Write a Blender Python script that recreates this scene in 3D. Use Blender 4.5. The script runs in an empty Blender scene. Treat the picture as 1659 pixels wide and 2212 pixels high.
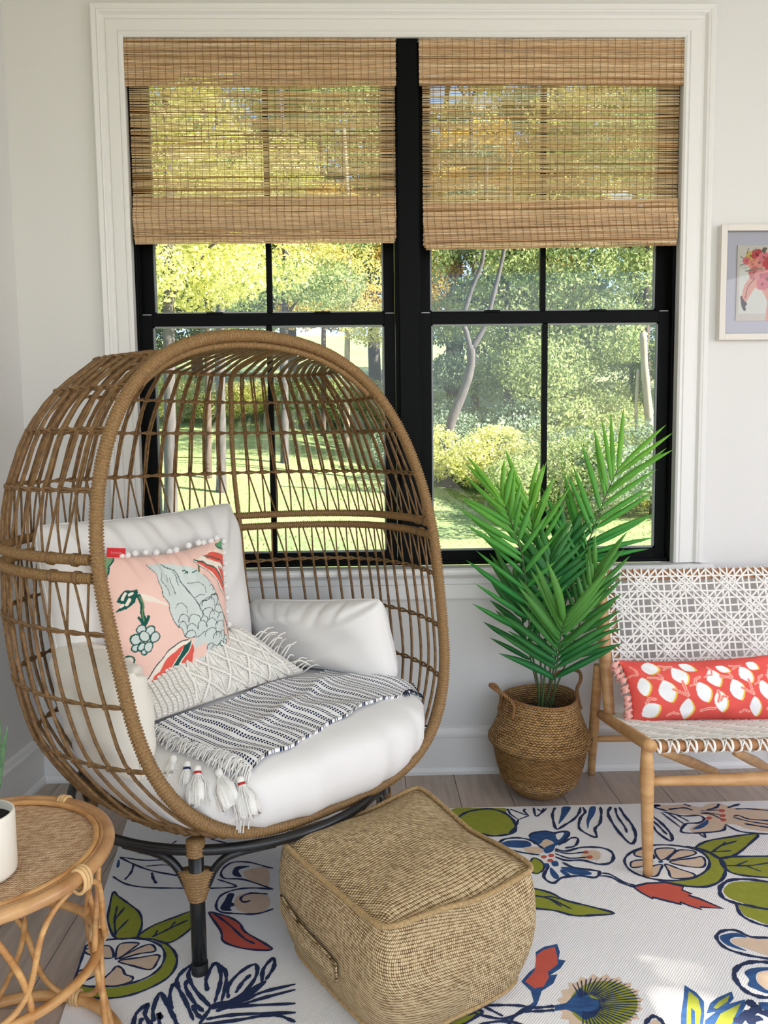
import bpy, bmesh, math, random
import numpy as np
from mathutils import Vector, Matrix, noise

random.seed(7); rng = np.random.default_rng(7)
PI = math.pi
S = bpy.context.scene
COL = S.collection

# ------------------------------------------------------------------ camera
cam = bpy.data.cameras.new('camera'); camo = bpy.data.objects.new('camera', cam); COL.objects.link(camo)
_p, _y, _r = 0.0898, 0.02325, -0.01183
_f = Vector((math.sin(_y)*math.cos(_p), math.cos(_y)*math.cos(_p), -math.sin(_p)))
_rt = Vector((math.cos(_y), -math.sin(_y), 0)); _up = _rt.cross(_f)
_R = _rt*math.cos(_r) + _up*math.sin(_r); _U = -_rt*math.sin(_r) + _up*math.cos(_r)
M = Matrix((( _R.x, _U.x, -_f.x, 0.8352), (_R.y, _U.y, -_f.y, -2.8677), (_R.z, _U.z, -_f.z, 1.2722), (0, 0, 0, 1)))
camo.matrix_world = M
cam.sensor_fit = 'VERTICAL'; cam.sensor_height = 36.0; cam.sensor_width = 27.0
cam.lens = 1661.0/2212.0*36.0
cam.clip_start = 0.05; cam.clip_end = 400
S.camera = camo

# ------------------------------------------------------------------ sky, sun, light of the right-hand window, added fill from behind the camera
W = bpy.data.worlds.new('sky'); S.world = W; W.use_nodes = True
nt = W.node_tree; nt.nodes.clear()
sky = nt.nodes.new('ShaderNodeTexSky'); sky.sky_type = 'NISHITA'; sky.sun_disc = False
sky.sun_elevation = math.radians(38); sky.sun_rotation = math.radians(107); sky.altitude = 200
sky.air_density = 1.0; sky.dust_density = 1.2; sky.ozone_density = 1.5
bg = nt.nodes.new('ShaderNodeBackground'); bg.inputs['Strength'].default_value = 0.42
wo = nt.nodes.new('ShaderNodeOutputWorld')
nt.links.new(sky.outputs[0], bg.inputs['Color']); nt.links.new(bg.outputs[0], wo.inputs['Surface'])

def sun_lamp(name, direction, strength, color, angle):
    l = bpy.data.lights.new(name, 'SUN'); l.energy = strength; l.color = color; l.angle = angle
    o = bpy.data.objects.new(name, l); COL.objects.link(o)
    o.rotation_euler = Vector(direction).to_track_quat('-Z', 'Y').to_euler()
    return o
def area_lamp(name, loc, target, sx, sy, watts, color):
    l = bpy.data.lights.new(name, 'AREA'); l.shape = 'RECTANGLE'; l.size = sx; l.size_y = sy
    l.energy = watts; l.color = color
    o = bpy.data.objects.new(name, l); COL.objects.link(o); o.location = loc
    o.rotation_euler = (Vector(target)-Vector(loc)).to_track_quat('-Z', 'Y').to_euler()
    return o
sun_lamp('sun', (-0.78, 0.24, -0.58), 21.0, (1.0, 0.93, 0.80), math.radians(0.6))
area_lamp('window_light_right', (3.85, -1.9, 1.45), (0.6, -0.7, 0.9), 2.0, 1.9, 44, (0.91, 0.865, 1.0))
area_lamp('fill_light_behind', (1.6, -5.2, 1.7), (0.9, 0, 1.7), 4.0, 2.4, 32, (1.0, 0.91, 0.88))  # soft fill lamp added behind the camera, where the room stands open

S.view_settings.view_transform = 'Standard'; S.view_settings.look = 'None'
S.view_settings.gamma = 1.0; S.view_settings.use_curve_mapping = False
S.view_settings.exposure = 0.0
S.cycles.max_bounces = 8; S.cycles.diffuse_bounces = 4; S.cycles.glossy_bounces = 3
S.cycles.transmission_bounces = 6; S.cycles.transparent_max_bounces = 12
S.cycles.caustics_reflective = False; S.cycles.caustics_refractive = False
S.cycles.use_denoising = True

# ------------------------------------------------------------------ helpers
def srgb(r, g, b):
    def f(c):
        c /= 255.0
        return c/12.92 if c <= 0.04045 else ((c+0.055)/1.055)**2.4
    return (f(r), f(g), f(b))
MATS = {}
def mat(name, col, rough=0.6, var=0.0, scale=20.0, bump=0.0, bscale=None, stretch=(1, 1, 1), col2=None, metal=0.0, spec=0.5, trans=0.0, coord='Object', sheen=0.0, detail=4.0):
    m = bpy.data.materials.new(name); m.use_nodes = True; MATS[name] = m
    n = m.node_tree.nodes; L = m.node_tree.links; b = n['Principled BSDF']
    b.inputs['Base Color'].default_value = (*col, 1); b.inputs['Roughness'].default_value = rough
    b.inputs['Metallic'].default_value = metal; b.inputs['Specular IOR Level'].default_value = spec
    if sheen: b.inputs['Sheen Weight'].default_value = sheen
    if var or bump:
        tc = n.new('ShaderNodeTexCoord'); mp = n.new('ShaderNodeMapping'); mp.inputs['Scale'].default_value = stretch
        L.new(tc.outputs[coord], mp.inputs['Vector'])
    if var:
        nz = n.new('ShaderNodeTexNoise'); nz.inputs['Scale'].default_value = scale; nz.inputs['Detail'].default_value = detail
        L.new(mp.outputs[0], nz.inputs['Vector'])
        cr = n.new('ShaderNodeValToRGB')
        c2 = col2 if col2 else tuple(c*(1-var) for c in col)
        cr.color_ramp.elements[0].position = 0.3; cr.color_ramp.elements[1].position = 0.7
        cr.color_ramp.elements[0].color = (*c2, 1); cr.color_ramp.elements[1].color = (*col, 1)
        L.new(nz.outputs['Fac'], cr.inputs['Fac']); L.new(cr.outputs[0], b.inputs['Base Color'])
    if bump:
        nb = n.new('ShaderNodeTexNoise'); nb.inputs['Scale'].default_value = bscale or scale; nb.inputs['Detail'].default_value = 3
        L.new(mp.outputs[0], nb.inputs['Vector'])
        bp = n.new('ShaderNodeBump'); bp.inputs['Strength'].default_value = bump; bp.inputs['Distance'].default_value = 0.004
        L.new(nb.outputs['Fac'], bp.inputs['Height']); L.new(bp.outputs[0], b.inputs['Normal'])
    if trans:
        out = n['Material Output']; tr = n.new('ShaderNodeBsdfTranslucent'); mx = n.new('ShaderNodeMixShader')
        mx.inputs[0].default_value = trans
        src = b.inputs['Base Color'].links[0].from_socket if b.inputs['Base Color'].links else None
        if src: L.new(src, tr.inputs['Color'])
        else: tr.inputs['Color'].default_value = (*col, 1)
        L.new(b.outputs[0], mx.inputs[1]); L.new(tr.outputs[0], mx.inputs[2]); L.new(mx.outputs[0], out.inputs['Surface'])
    return m
def attr_mat(name, rough=0.8, bump=0.0, bscale=400.0, attr='Col', trans=0.0, spec=0.3, sheen=0.0):
    m = bpy.data.materials.new(name); m.use_nodes = True; MATS[name] = m
    n = m.node_tree.nodes; L = m.node_tree.links; b = n['Principled BSDF']
    at = n.new('ShaderNodeAttribute'); at.attribute_name = attr
    L.new(at.outputs['Color'], b.inputs['Base Color']); b.inputs['Roughness'].default_value = rough
    b.inputs['Specular IOR Level'].default_value = spec
    if sheen: b.inputs['Sheen Weight'].default_value = sheen
    if bump:
        tc = n.new('ShaderNodeTexCoord'); nb = n.new('ShaderNodeTexNoise'); nb.inputs['Scale'].default_value = bscale
        L.new(tc.outputs['Object'], nb.inputs['Vector'])
        bp = n.new('ShaderNodeBump'); bp.inputs['Strength'].default_value = bump; bp.inputs['Distance'].default_value = 0.003
        L.new(nb.outputs['Fac'], bp.inputs['Height']); L.new(bp.outputs[0], b.inputs['Normal'])
    return m

def link(o, parent=None):
    COL.objects.link(o)
    if parent is not None: o.parent = parent
    return o
def wloc(p):
    v = Vector((0, 0, 0))
    while p is not None:
        v += p.location; p = p.parent
    return np.array(v)
def mesh_data(name, V, F, mats, smooth=True, midx=None):
    me = bpy.data.meshes.new(name)
    V = np.asarray(V, dtype=float)
    if isinstance(F, np.ndarray) and F.ndim == 2:
        nf, k = F.shape
        me.vertices.add(len(V)); me.vertices.foreach_set('co', V.astype(np.float32).ravel())
        me.loops.add(nf*k); me.loops.foreach_set('vertex_index', F.astype(np.int32).ravel())
        me.polygons.add(nf); me.polygons.foreach_set('loop_start', np.arange(0, nf*k, k, dtype=np.int32))
        me.update(calc_edges=True)
    else:
        me.from_pydata(V.tolist(), [], [list(map(int, f)) for f in F]); me.update()
    for m in (mats if isinstance(mats, (list, tuple)) else [mats]): me.materials.append(m)
    if midx is not None: me.polygons.foreach_set('material_index', np.asarray(midx, dtype=np.int32))
    if smooth: me.polygons.foreach_set('use_smooth', np.ones(len(me.polygons), dtype=bool))
    return me
def obj(name, V, F, m, parent=None, smooth=True, midx=None, base=None, kind=None, label=None):
    """a mesh given in world coordinates; origin at its thing's base (or at base)"""
    V = np.asarray(V, dtype=float)
    off = wloc(parent) if parent is not None else (np.array(base, float) if base is not None else np.zeros(3))
    o = bpy.data.objects.new(name, mesh_data(name, V-off, F, m, smooth, midx)); link(o, parent)
    if parent is None and base is not None: o.location = base
    if kind: o['kind'] = kind
    if label: o['label'] = label
    return o
def thing(name, label, cat, loc=(0, 0, 0), group=None, kind=None):
    o = bpy.data.objects.new(name, None); o.empty_display_size = 0.1; COL.objects.link(o); o.location = loc
    if label: o['label'] = label
    if cat: o['category'] = cat
    if group: o['group'] = group
    if kind: o['kind'] = kind
    return o
def tag(o, label, cat, group=None):
    o['label'] = label; o['category'] = cat
    if group: o['group'] = group
    return o
class MB:
    """collects shapes into one mesh"""
    def __init__(s): s.V = []; s.F = []; s.n = 0; s.mi = []
    def add(s, V, F, mi=0):
        V = np.asarray(V, float); s.V.append(V)
        for f in F: s.F.append([int(i)+s.n for i in f]); s.mi.append(mi)
        s.n += len(V); return s
    def box(s, a, b, bev=0.0, mi=0): return s.add(*box(a, b, bev), mi=mi)
    def tube(s, *a, mi=0, **k): return s.add(*tube(*a, **k), mi=mi)
    def build(s, name, m, parent=None, smooth=True, **k):
        return obj(name, np.concatenate(s.V), s.F, m, parent, smooth, midx=s.mi if isinstance(m, (list, tuple)) else None, **k)
def box(a, b, bev=0.0):
    a = np.minimum(a, b).astype(float) if False else np.array([min(x, y) for x, y in zip(a, b)], float)
    b2 = np.array(b, float); a2 = a; b2 = np.maximum(b2, a2)
    if bev <= 0:
        V = [(x, y, z) for z in (a2[2], b2[2]) for y in (a2[1], b2[1]) for x in (a2[0], b2[0])]
        F = [(0, 2, 3, 1), (4, 5, 7, 6), (0, 1, 5, 4), (2, 6, 7, 3), (0, 4, 6, 2), (1, 3, 7, 5)]
        return V, F
    bm = bmesh.new(); bmesh.ops.create_cube(bm, size=1.0)
    for v in bm.verts:
        for i in range(3): v.co[i] = (a2[i]+b2[i])/2 + v.co[i]*(b2[i]-a2[i])
    bmesh.ops.bevel(bm, geom=list(bm.edges), offset=bev, segments=2, profile=0.6, affect='EDGES')
    bm.verts.ensure_lookup_table()
    V = [tuple(v.co) for v in bm.verts]; F = [[v.index for v in f.verts] for f in bm.faces]; bm.free()
    return V, F
def frames(P, closed=False):
    P = np.asarray(P, float); n = len(P)
    T = np.roll(P, -1, 0)-np.roll(P, 1, 0)
    if not closed: T[0] = P[1]-P[0]; T[-1] = P[-1]-P[-2]
    T /= np.maximum(np.linalg.norm(T, axis=1, keepdims=True), 1e-9)
    ref = np.array([0, 0, 1.0]) if abs(T[0][2]) < 0.9 else np.array([1.0, 0, 0])
    N = np.zeros_like(P); v = ref-T[0]*(ref@T[0]); v /= np.linalg.norm(v); N[0] = v
    for i in range(1, n):
        v = N[i-1]-T[i]*(N[i-1]@T[i]); l = np.linalg.norm(v)
        N[i] = v/l if l > 1e-6 else N[i-1]
    return T, N, np.cross(T, N)
def tube(P, r, seg=8, closed=False, caps=True, sq=None):
    P = np.asarray(P, float); n = len(P); r = np.broadcast_to(np.asarray(r, float), (n,))
    T, N, B = frames(P, closed)
    th = np.arange(seg)*2*PI/seg
    if sq is None: cx, sx = np.cos(th), np.sin(th)
    else: cx, sx = np.cos(th)*sq[0], np.sin(th)*sq[1]
    V = (P[:, None, :] + r[:, None, None]*(cx[None, :, None]*N[:, None, :] + sx[None, :, None]*B[:, None, :])).reshape(-1, 3)
    F = []
    m = n if closed else n-1
    for i in range(m):
        j = (i+1) % n
        for k in range(seg):
            l = (k+1) % seg; F.append((i*seg+k, i*seg+l, j*seg+l, j*seg+k))
    if caps and not closed:
        F.append(tuple(range(seg))[::-1]); F.append(tuple((n-1)*seg+k for k in range(seg)))
    return V, F
def spline(P, n):
    """Catmull-Rom through P, n samples"""
    P = np.asarray(P, float); k = len(P)
    if k < 3:
        t = np.linspace(0, 1, n)[:, None]; return P[0]*(1-t)+P[-1]*t
    Q = np.vstack([2*P[0]-P[1], P, 2*P[-1]-P[-2]])
    t = np.linspace(0, k-1, n); i = np.minimum(t.astype(int), k-2); u = (t-i)[:, None]
    p0, p1, p2, p3 = Q[i], Q[i+1], Q[i+2], Q[i+3]
    return 0.5*((2*p1)+(-p0+p2)*u+(2*p0-5*p1+4*p2-p3)*u*u+(-p0+3*p1-3*p2+p3)*u**3)
def lathe(prof, c, seg=48, ax=(0, 0, 1)):
    """prof: list of (r, z) going bottom to top, around vertical axis through c"""
    prof = np.asarray(prof, float); n = len(prof); th = np.arange(seg)*2*PI/seg
    V = np.stack([c[0]+prof[:, None, 0]*np.cos(th), c[1]+prof[:, None, 0]*np.sin(th), c[2]+np.broadcast_to(prof[:, None, 1], (n, seg))], -1).reshape(-1, 3)
    F = [(i*seg+k, i*seg+(k+1) % seg, (i+1)*seg+(k+1) % seg, (i+1)*seg+k) for i in range(n-1) for k in range(seg)]
    return V, F
def grid_faces(nu, nv, wrap_u=False):
    i = np.arange(nu if wrap_u else nu-1)[:, None]; j = np.arange(nv-1)[None, :]
    i2 = (i+1) % nu
    a = i*nv+j; b = i2*nv+j; c = i2*nv+j+1; d = i*nv+j+1
    return np.stack([a, b, c, d], -1).reshape(-1, 4)
def wrapped(P, r, pitch, depth=0.12, seg=10, closed=False):
    """a rod wound with cord: a tube whose radius steps with every winding"""
    P = np.asarray(P, float)
    Q = np.vstack([P, P[:1]]) if closed else P
    d = np.r_[0, np.cumsum(np.linalg.norm(np.diff(Q, axis=0), axis=1))]
    nw = max(2, int(round(d[-1]/pitch))); n = nw*3
    t = np.linspace(0, d[-1], n, endpoint=not closed)
    C = np.stack([np.interp(t, d, Q[:, k]) for k in range(3)], -1)
    prof = np.tile([1-depth, 1.0, 1.0], nw)[:n]
    jit = np.repeat(1+rng.uniform(-0.025, 0.025, nw), 3)[:n]
    return tube(C, r*prof*jit, seg, closed)
# ------------------------------------------------------------------ materials of the room
M_wall = mat('wall_paint', (0.735, 0.725, 0.715), 0.85, bump=0.03, bscale=300)
M_trim = mat('trim_paint', (0.80, 0.788, 0.778), 0.40)
M_black = mat('black_window_paint', (0.004, 0.0045, 0.005), 0.45, spec=0.07)
M_bead = mat('grey_glazing_bead', (0.30, 0.32, 0.34), 0.5)
M_ceil = mat('ceiling_paint', (0.82, 0.81, 0.79), 0.9)
M_glass = bpy.data.materials.new('window_glass'); M_glass.use_nodes = True
_n = M_glass.node_tree.nodes; _n.clear(); _L = M_glass.node_tree.links
_o = _n.new('ShaderNodeOutputMaterial'); _t = _n.new('ShaderNodeBsdfTransparent'); _g = _n.new('ShaderNodeBsdfGlossy'); _m = _n.new('ShaderNodeMixShader')
_g.inputs['Roughness'].default_value = 0.02; _t.inputs['Color'].default_value = (0.98, 0.98, 0.98, 1)
_fr = _n.new('ShaderNodeFresnel'); _fr.inputs['IOR'].default_value = 1.35
_L.new(_fr.outputs[0], _m.inputs[0]); _L.new(_t.outputs[0], _m.inputs[1]); _L.new(_g.outputs[0], _m.inputs[2]); _L.new(_m.outputs[0], _o.inputs['Surface'])

X0, X1, Z0, Z1 = 0.0, 2.0, 0.8084, 2.7056      # window opening
XL, XR, ZC = -0.415, 4.0, 3.0
def structure(o):
    o['kind'] = 'structure'; return o
# back wall, opening cut as four blocks of one wall
w = MB()
w.box((XL-0.2, 0, -0.05), (X0-0.03, 0.2, ZC)); w.box((X1+0.03, 0, -0.05), (XR+0.2, 0.2, ZC))
w.box((X0-0.03, 0, -0.05), (X1+0.03, 0.2, Z0-0.045)); w.box((X0-0.03, 0, Z1+0.03), (X1+0.03, 0.2, ZC))
structure(w.build('wall_back', M_wall, smooth=False))
# left wall turns a few degrees out of square
LWD = np.array([-0.0545, -0.9985, 0.0]); LWN = np.array([0.9985, -0.0545, 0.0])
def lw(s, t, z): return np.array([XL, 0, 0]) + LWD*s + LWN*t + np.array([0, 0, z])
def prism_lw(s0, s1, prof):
    """profile of (t, z) points swept along the left wall"""
    V = [lw(s, t, z) for s in (s0, s1) for t, z in prof]; k = len(prof)
    F = [(i, (i+1) % k, k+(i+1) % k, k+i) for i in range(k)] + [tuple(range(k))[::-1], tuple(range(k, 2*k))]
    return V, F
structure(obj('wall_left', *prism_lw(-0.02, 5.0, [(-0.2, -0.05), (0, -0.05), (0, ZC), (-0.2, ZC)]), M_wall, smooth=False))
w = MB()      # right wall with the window the daylight comes through
yA, yB, zA, zB = -3.4, -1.85, 0.60, 2.02
w.box((XR, yB, -0.05), (XR+0.2, 0.2, ZC)); w.box((XR, -5.0, -0.05), (XR+0.2, yA, ZC))
w.box((XR, yA, -0.05), (XR+0.2, yB, zA)); w.box((XR, yA, zB), (XR+0.2, yB, ZC))
structure(w.build('wall_right', M_wall, smooth=False))
structure(obj('ceiling', *box((-0.9, -5.0, ZC), (XR+0.2, 0.2, ZC+0.1)), M_ceil, smooth=False))

# floor: oak boards laid one by one
M_oak = mat('washed_oak', srgb(192, 174, 160), 0.42, var=0.30, scale=5.0, stretch=(9, 0.8, 1), bump=0.06, bscale=40, coord='Object')
fl = structure(obj('floor', *box((-0.9, -5.0, -0.06), (XR+0.05, 0.02, -0.016)), mat('floor_joint', (0.09, 0.07, 0.055), 0.8), smooth=False))
bw = 0.187
planks = []
for i in range(27):
    x = -0.9+i*bw
    cuts = [0.0]; y = -rng.uniform(0.5, 1.9)
    while y > -5.0: cuts.append(y); y -= rng.uniform(1.5, 2.1)
    cuts.append(-5.0)
    for a, b in zip(cuts[:-1], cuts[1:]):
        planks.append((x, b, a))
for x, ya, yb in planks:
    x1 = min(x+bw-0.0022, XR+0.03)
    obj('floor_board', *box((x, ya+0.001, -0.016), (x1, yb-0.001, rng.uniform(-0.0006, 0.0))), M_oak, fl, smooth=False)

# baseboards: profile (depth from wall, height), with cap and shoe moulding
BB = [(0, 0), (0.026, 0), (0.026, 0.012), (0.020, 0.026), (0.016, 0.028), (0.016, 0.142), (0.020, 0.146), (0.020, 0.156), (0.014, 0.163), (0.010, 0.178), (0.0, 0.184)]
def prism_y(x0, x1, prof):
    V = [(x, -t, z) for x in (x0, x1) for t, z in prof]; k = len(prof)
    F = [(i, (i+1) % k, k+(i+1) % k, k+i) for i in range(k)] + [tuple(range(k))[::-1], tuple(range(k, 2*k))]
    return V, F
structure(obj('baseboard_back', *prism_y(XL, XR, BB), M_trim, smooth=False))
structure(obj('baseboard_left', *prism_lw(0, 5.0, BB), M_trim, smooth=False))

# window casing: profile (distance from opening, projection), mitred around three sides
CP = [(-0.004, 0.0), (-0.004, 0.010), (0.003, 0.016), (0.011, 0.016), (0.014, 0.012), (0.017, 0.016), (0.052, 0.016), (0.058, 0.011), (0.068, 0.012), (0.075, 0.024), (0.080, 0.026), (0.083, 0.022), (0.086, 0.025), (0.099, 0.027), (0.103, 0.024), (0.103, 0.0)]
V = []; F = []
k = len(CP)
for d, p in CP: V.append((X0-d, -p, Z0+0.0))
for d, p in CP: V.append((X0-d, -p, Z1+d))
for d, p in CP: V.append((X1+d, -p, Z1+d))
for d, p in CP: V.append((X1+d, -p, Z0+0.0))
for s in range(3):
    for i in range(k): F.append((s*k+i, s*k+(i+1) % k, (s+1)*k+(i+1) % k, (s+1)*k+i))
F += [tuple(range(k)), tuple(3*k+i for i in range(k))[::-1]]
structure(obj('trim_1', V, F, M_trim, smooth=False))
# stool with rounded nose and apron moulding below
w = MB()
nose = [(0.0, 0), (0.048, 0), (0.056, 0.006), (0.059, 0.015), (0.056, 0.024), (0.048, 0.030), (-0.03, 0.030), (-0.03, 0)]
w.add(*prism_y(X0-0.132, X1+0.132, [(t, Z0-0.034+z) for t, z in nose]))
structure(w.build('trim_2', M_trim, smooth=False))
ap = [(0, 0), (0.010, 0), (0.014, 0.006), (0.014, 0.058), (0.019, 0.062), (0.019, 0.083), (0.024, 0.090), (0.024, 0.096), (0.0, 0.096)]
structure(obj('trim_3', *prism_y(X0-0.105, X1+0.105, [(t, Z0-0.034-0.096+z) for t, z in ap]), M_trim, smooth=False))
# white jamb lining
w = MB()
w.box((X0-0.03, -0.001, Z0-0.004), (X0, 0.04, Z1)); w.box((X1, -0.001, Z0-0.004), (X1+0.03, 0.04, Z1)); w.box((X0-0.03, -0.001, Z1), (X1+0.03, 0.04, Z1+0.03))
structure(w.build('trim_4', M_trim, smooth=False))

# two double-hung units, black
def window(name, xa, xb):
    """xa..xb: the unit's own frame"""
    t = structure(thing(name, None, None, ((xa+xb)/2, 0.05, Z0)))
    f = MB()
    za, zb = Z0-0.004, Z1
    fw = 0.010 if xa < 0.5 else 0.045; fe = 0.045 if xa < 0.5 else 0.010
    f.box((xa-0.03, 0.036, za), (xa+fw, 0.16, zb), 0.002); f.box((xb-fe, 0.036, za), (xb+0.03 if xb > 1.5 else xb, 0.16, zb), 0.002)
    f.box((xa, 0.036, zb-0.022), (xb, 0.16, zb), 0.002); f.box((xa, 0.036, za), (xb, 0.16, za+0.014), 0.002)
    # track ridges in the jambs
    for x, s in ((xa+fw, 1), (xb-fe, -1)):
        f.box((x, 0.046, Z0), (x+s*0.006, 0.052, Z1-0.02)); f.box((x, 0.088, Z0), (x+s*0.008, 0.094, Z1-0.02))
    f.build('frame', M_black, t, smooth=False)
    A, B = xa+fw+0.003, xb-fe-0.003
    def sash(zl, zh, y, bot, top, nm):
        st = 0.040; d = 0.034
        m = MB()
        m.box((A, y, zl), (A+st, y+d, zh), 0.002); m.box((B-st, y, zl), (B, y+d, zh), 0.002)
        m.box((A+st, y, zl), (B-st, y+d, zl+bot), 0.002); m.box((A+st, y, zh-top), (B-st, y+d, zh), 0.002)
        so = m.build('sash', M_black, t, smooth=False)
        g0, g1, h0, h1 = A+st, B-st, zl+bot, zh-top
        b = MB(); bd = 0.006
        for q in ((g0, h0, g0+bd, h1), (g1-bd, h0, g1, h1), (g0, h0, g1, h0+bd), (g0, h1-bd, g1, h1)):
            b.box((q[0], y+0.010, q[1]), (q[2], y+0.024, q[3]))
        b.build('glazing_bead', M_bead, so, smooth=False)
        mu = MB(); xm = (g0+g1)/2
        mu.box((xm-0.0105, y+0.006, h0), (xm+0.0105, y+0.030, h1), 0.003); mu.build('muntin', M_black, so, smooth=False)
        for p0, p1 in ((g0+bd, xm-0.0105), (xm+0.0105, g1-bd)):
            obj('pane', *box((p0, y+0.016, h0+bd), (p1, y+0.019, h1-bd)), M_glass, so, smooth=False)
    zmt = 1.752
    sash(Z0+0.006, zmt, 0.050, 0.042, 0.040, 'lower')
    sash(zmt-0.034, Z1-0.024, 0.090, 0.046, 0.040, 'upper')
    # sash lock and the pale tilt latches on the meeting rail
    for x in (A+0.020, B-0.020):
        l = MB(); l.box((x-0.016, 0.056, zmt), (x+0.016, 0.070, zmt+0.004), 0.0015); l.build('tilt_latch', MATS['latch'], t, smooth=False)
    l = MB(); xm = (A+B)/2
    for dx in (-0.20, 0.20):
        l.box((xm+dx-0.03, 0.052, zmt), (xm+dx+0.03, 0.082, zmt+0.010), 0.003)
    l.build('sash_lock', M_black, t, smooth=False)
mat('latch', (0.55, 0.56, 0.58), 0.35)
structure(obj('trim_5', *box((0.968, 0.004, Z0), (1.040, 0.038, Z1), 0.002), M_black, smooth=False))      # black mullion cover between the units
window('window_1', X0, 1.0)
window('window_2', 1.0, X1)
# ------------------------------------------------------------------ woven wood shades
def reed_mat(name, tr_amt):
    m = bpy.data.materials.new(name); m.use_nodes = True
    n = m.node_tree.nodes; L = m.node_tree.links; b = n['Principled BSDF']
    at = n.new('ShaderNodeAttribute'); at.attribute_name = 'Col'
    tc = n.new('ShaderNodeTexCoord'); mp = n.new('ShaderNodeMapping'); mp.inputs['Scale'].default_value = (14, 14, 500)
    nz = n.new('ShaderNodeTexNoise'); nz.inputs['Scale'].default_value = 1.0; nz.inputs['Detail'].default_value = 5
    cr = n.new('ShaderNodeMapRange'); cr.inputs['From Min'].default_value = 0.3; cr.inputs['From Max'].default_value = 0.7
    cr.inputs['To Min'].default_value = 0.62; cr.inputs['To Max'].default_value = 1.25
    mu = n.new('ShaderNodeMix'); mu.data_type = 'RGBA'; mu.blend_type = 'MULTIPLY'; mu.inputs[0].default_value = 1.0
    L.new(tc.outputs['Object'], mp.inputs[0]); L.new(mp.outputs[0], nz.inputs['Vector']); L.new(nz.outputs['Fac'], cr.inputs[0])
    L.new(at.outputs['Color'], mu.inputs[6]); L.new(cr.outputs[0], mu.inputs[7])
    L.new(mu.outputs[2], b.inputs['Base Color']); b.inputs['Roughness'].default_value = 0.75; b.inputs['Specular IOR Level'].default_value = 0.2
    tr = n.new('ShaderNodeBsdfTranslucent'); mx = n.new('ShaderNodeMixShader'); mx.inputs[0].default_value = tr_amt
    L.new(mu.outputs[2], tr.inputs['Color']); L.new(b.outputs[0], mx.inputs[1]); L.new(tr.outputs[0], mx.inputs[2])
    L.new(mx.outputs[0], n['Material Output'].inputs['Surface'])
    return m
M_reed = reed_mat('woven_reed', 0.22); M_reed_backlit = reed_mat('backlit_woven_reed', 0.58)
M_thread = mat('blind_thread', srgb(138, 106, 70), 0.8)
REED = np.array([srgb(226, 194, 156), srgb(214, 178, 138), srgb(236, 210, 174), srgb(196, 156, 114), srgb(156, 116, 78)])
def color_attr(me, cols, domain='POINT'):
    a = me.color_attributes.new('Col', 'FLOAT_COLOR', domain)
    c = np.ones((len(cols), 4), np.float32); c[:, :3] = cols
    a.data.foreach_set('color', c.ravel())
def reeds(xa, xb, prof, pitch, gap, name, parent, sag=0.0, skew=0.0, m=None, lite=1.0):
    """reeds laid along a (y, z) profile from top to bottom; every reed a thin ridged ribbon"""
    prof = np.asarray(prof, float)
    d = np.r_[0, np.cumsum(np.linalg.norm(np.diff(prof, axis=0), axis=1))]
    s = 0.0; Vs = []; Cs = []; Fs = []; n0 = 0; nx = 44
    xs = np.linspace(xa, xb, nx)
    while s < d[-1]:
        h = pitch*rng.uniform(0.65, 1.4); g = gap*rng.choice([0, 0.3, 0.7, 1.0, 1.5], p=[0.25, 0.2, 0.2, 0.2, 0.15])
        e = min(s+h, d[-1])
        off = np.interp(xs, np.linspace(xa, xb, 9), rng.normal(0, pitch*0.22, 9)); thick = np.interp(xs, np.linspace(xa, xb, 14), rng.uniform(0.65, 1.15, 14))
        c = REED[rng.choice(5, p=[0.36, 0.28, 0.2, 0.11, 0.05])]*rng.uniform(0.85, 1.12)*lite
        rows = []
        for q, fy in ((0, 0), (0.5, -0.0011), (1, 0)):
            ss = (s+e)/2 + ((q-0.5)*(e-s))*thick + off
            ss = np.clip(ss, 0, d[-1])
            y = np.interp(ss, d, prof[:, 0])+fy + rng.normal(0, 0.0003); z = np.interp(ss, d, prof[:, 1])
            z = z - sag*np.sin(PI*(xs-xa)/(xb-xa)) + skew*(xs-xa)/(xb-xa)
            rows.append(np.stack([xs+rng.normal(0, 0.0012), y, z], -1))
        V = np.stack(rows, 1).reshape(-1, 3)
        Vs.append(V); Fs.append(grid_faces(nx, 3)+n0); n0 += len(V); Cs.append(np.tile(c, (len(V), 1)))
        s = e+g
    V = np.concatenate(Vs); F = np.concatenate(Fs)
    o = obj(name, V, F, m or M_reed, parent, kind='stuff'); color_attr(o.data, np.concatenate(Cs)); return o
def threads(xa, xb, prof, step, parent, r=0.0007):
    m = MB(); prof = np.asarray(prof, float)
    for x in np.arange(xa+step*0.5, xb, step):
        n = 14; P = np.stack([x+rng.normal(0, 0.0007, n), np.interp(np.linspace(0, 1, n), np.linspace(0, 1, len(prof)), prof[:, 0])-0.0022, np.interp(np.linspace(0, 1, n), np.linspace(0, 1, len(prof)), prof[:, 1])], -1)
        m.tube(P, r, 4, caps=False)
    m.build('binding_thread', M_thread, parent, kind='stuff')
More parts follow.
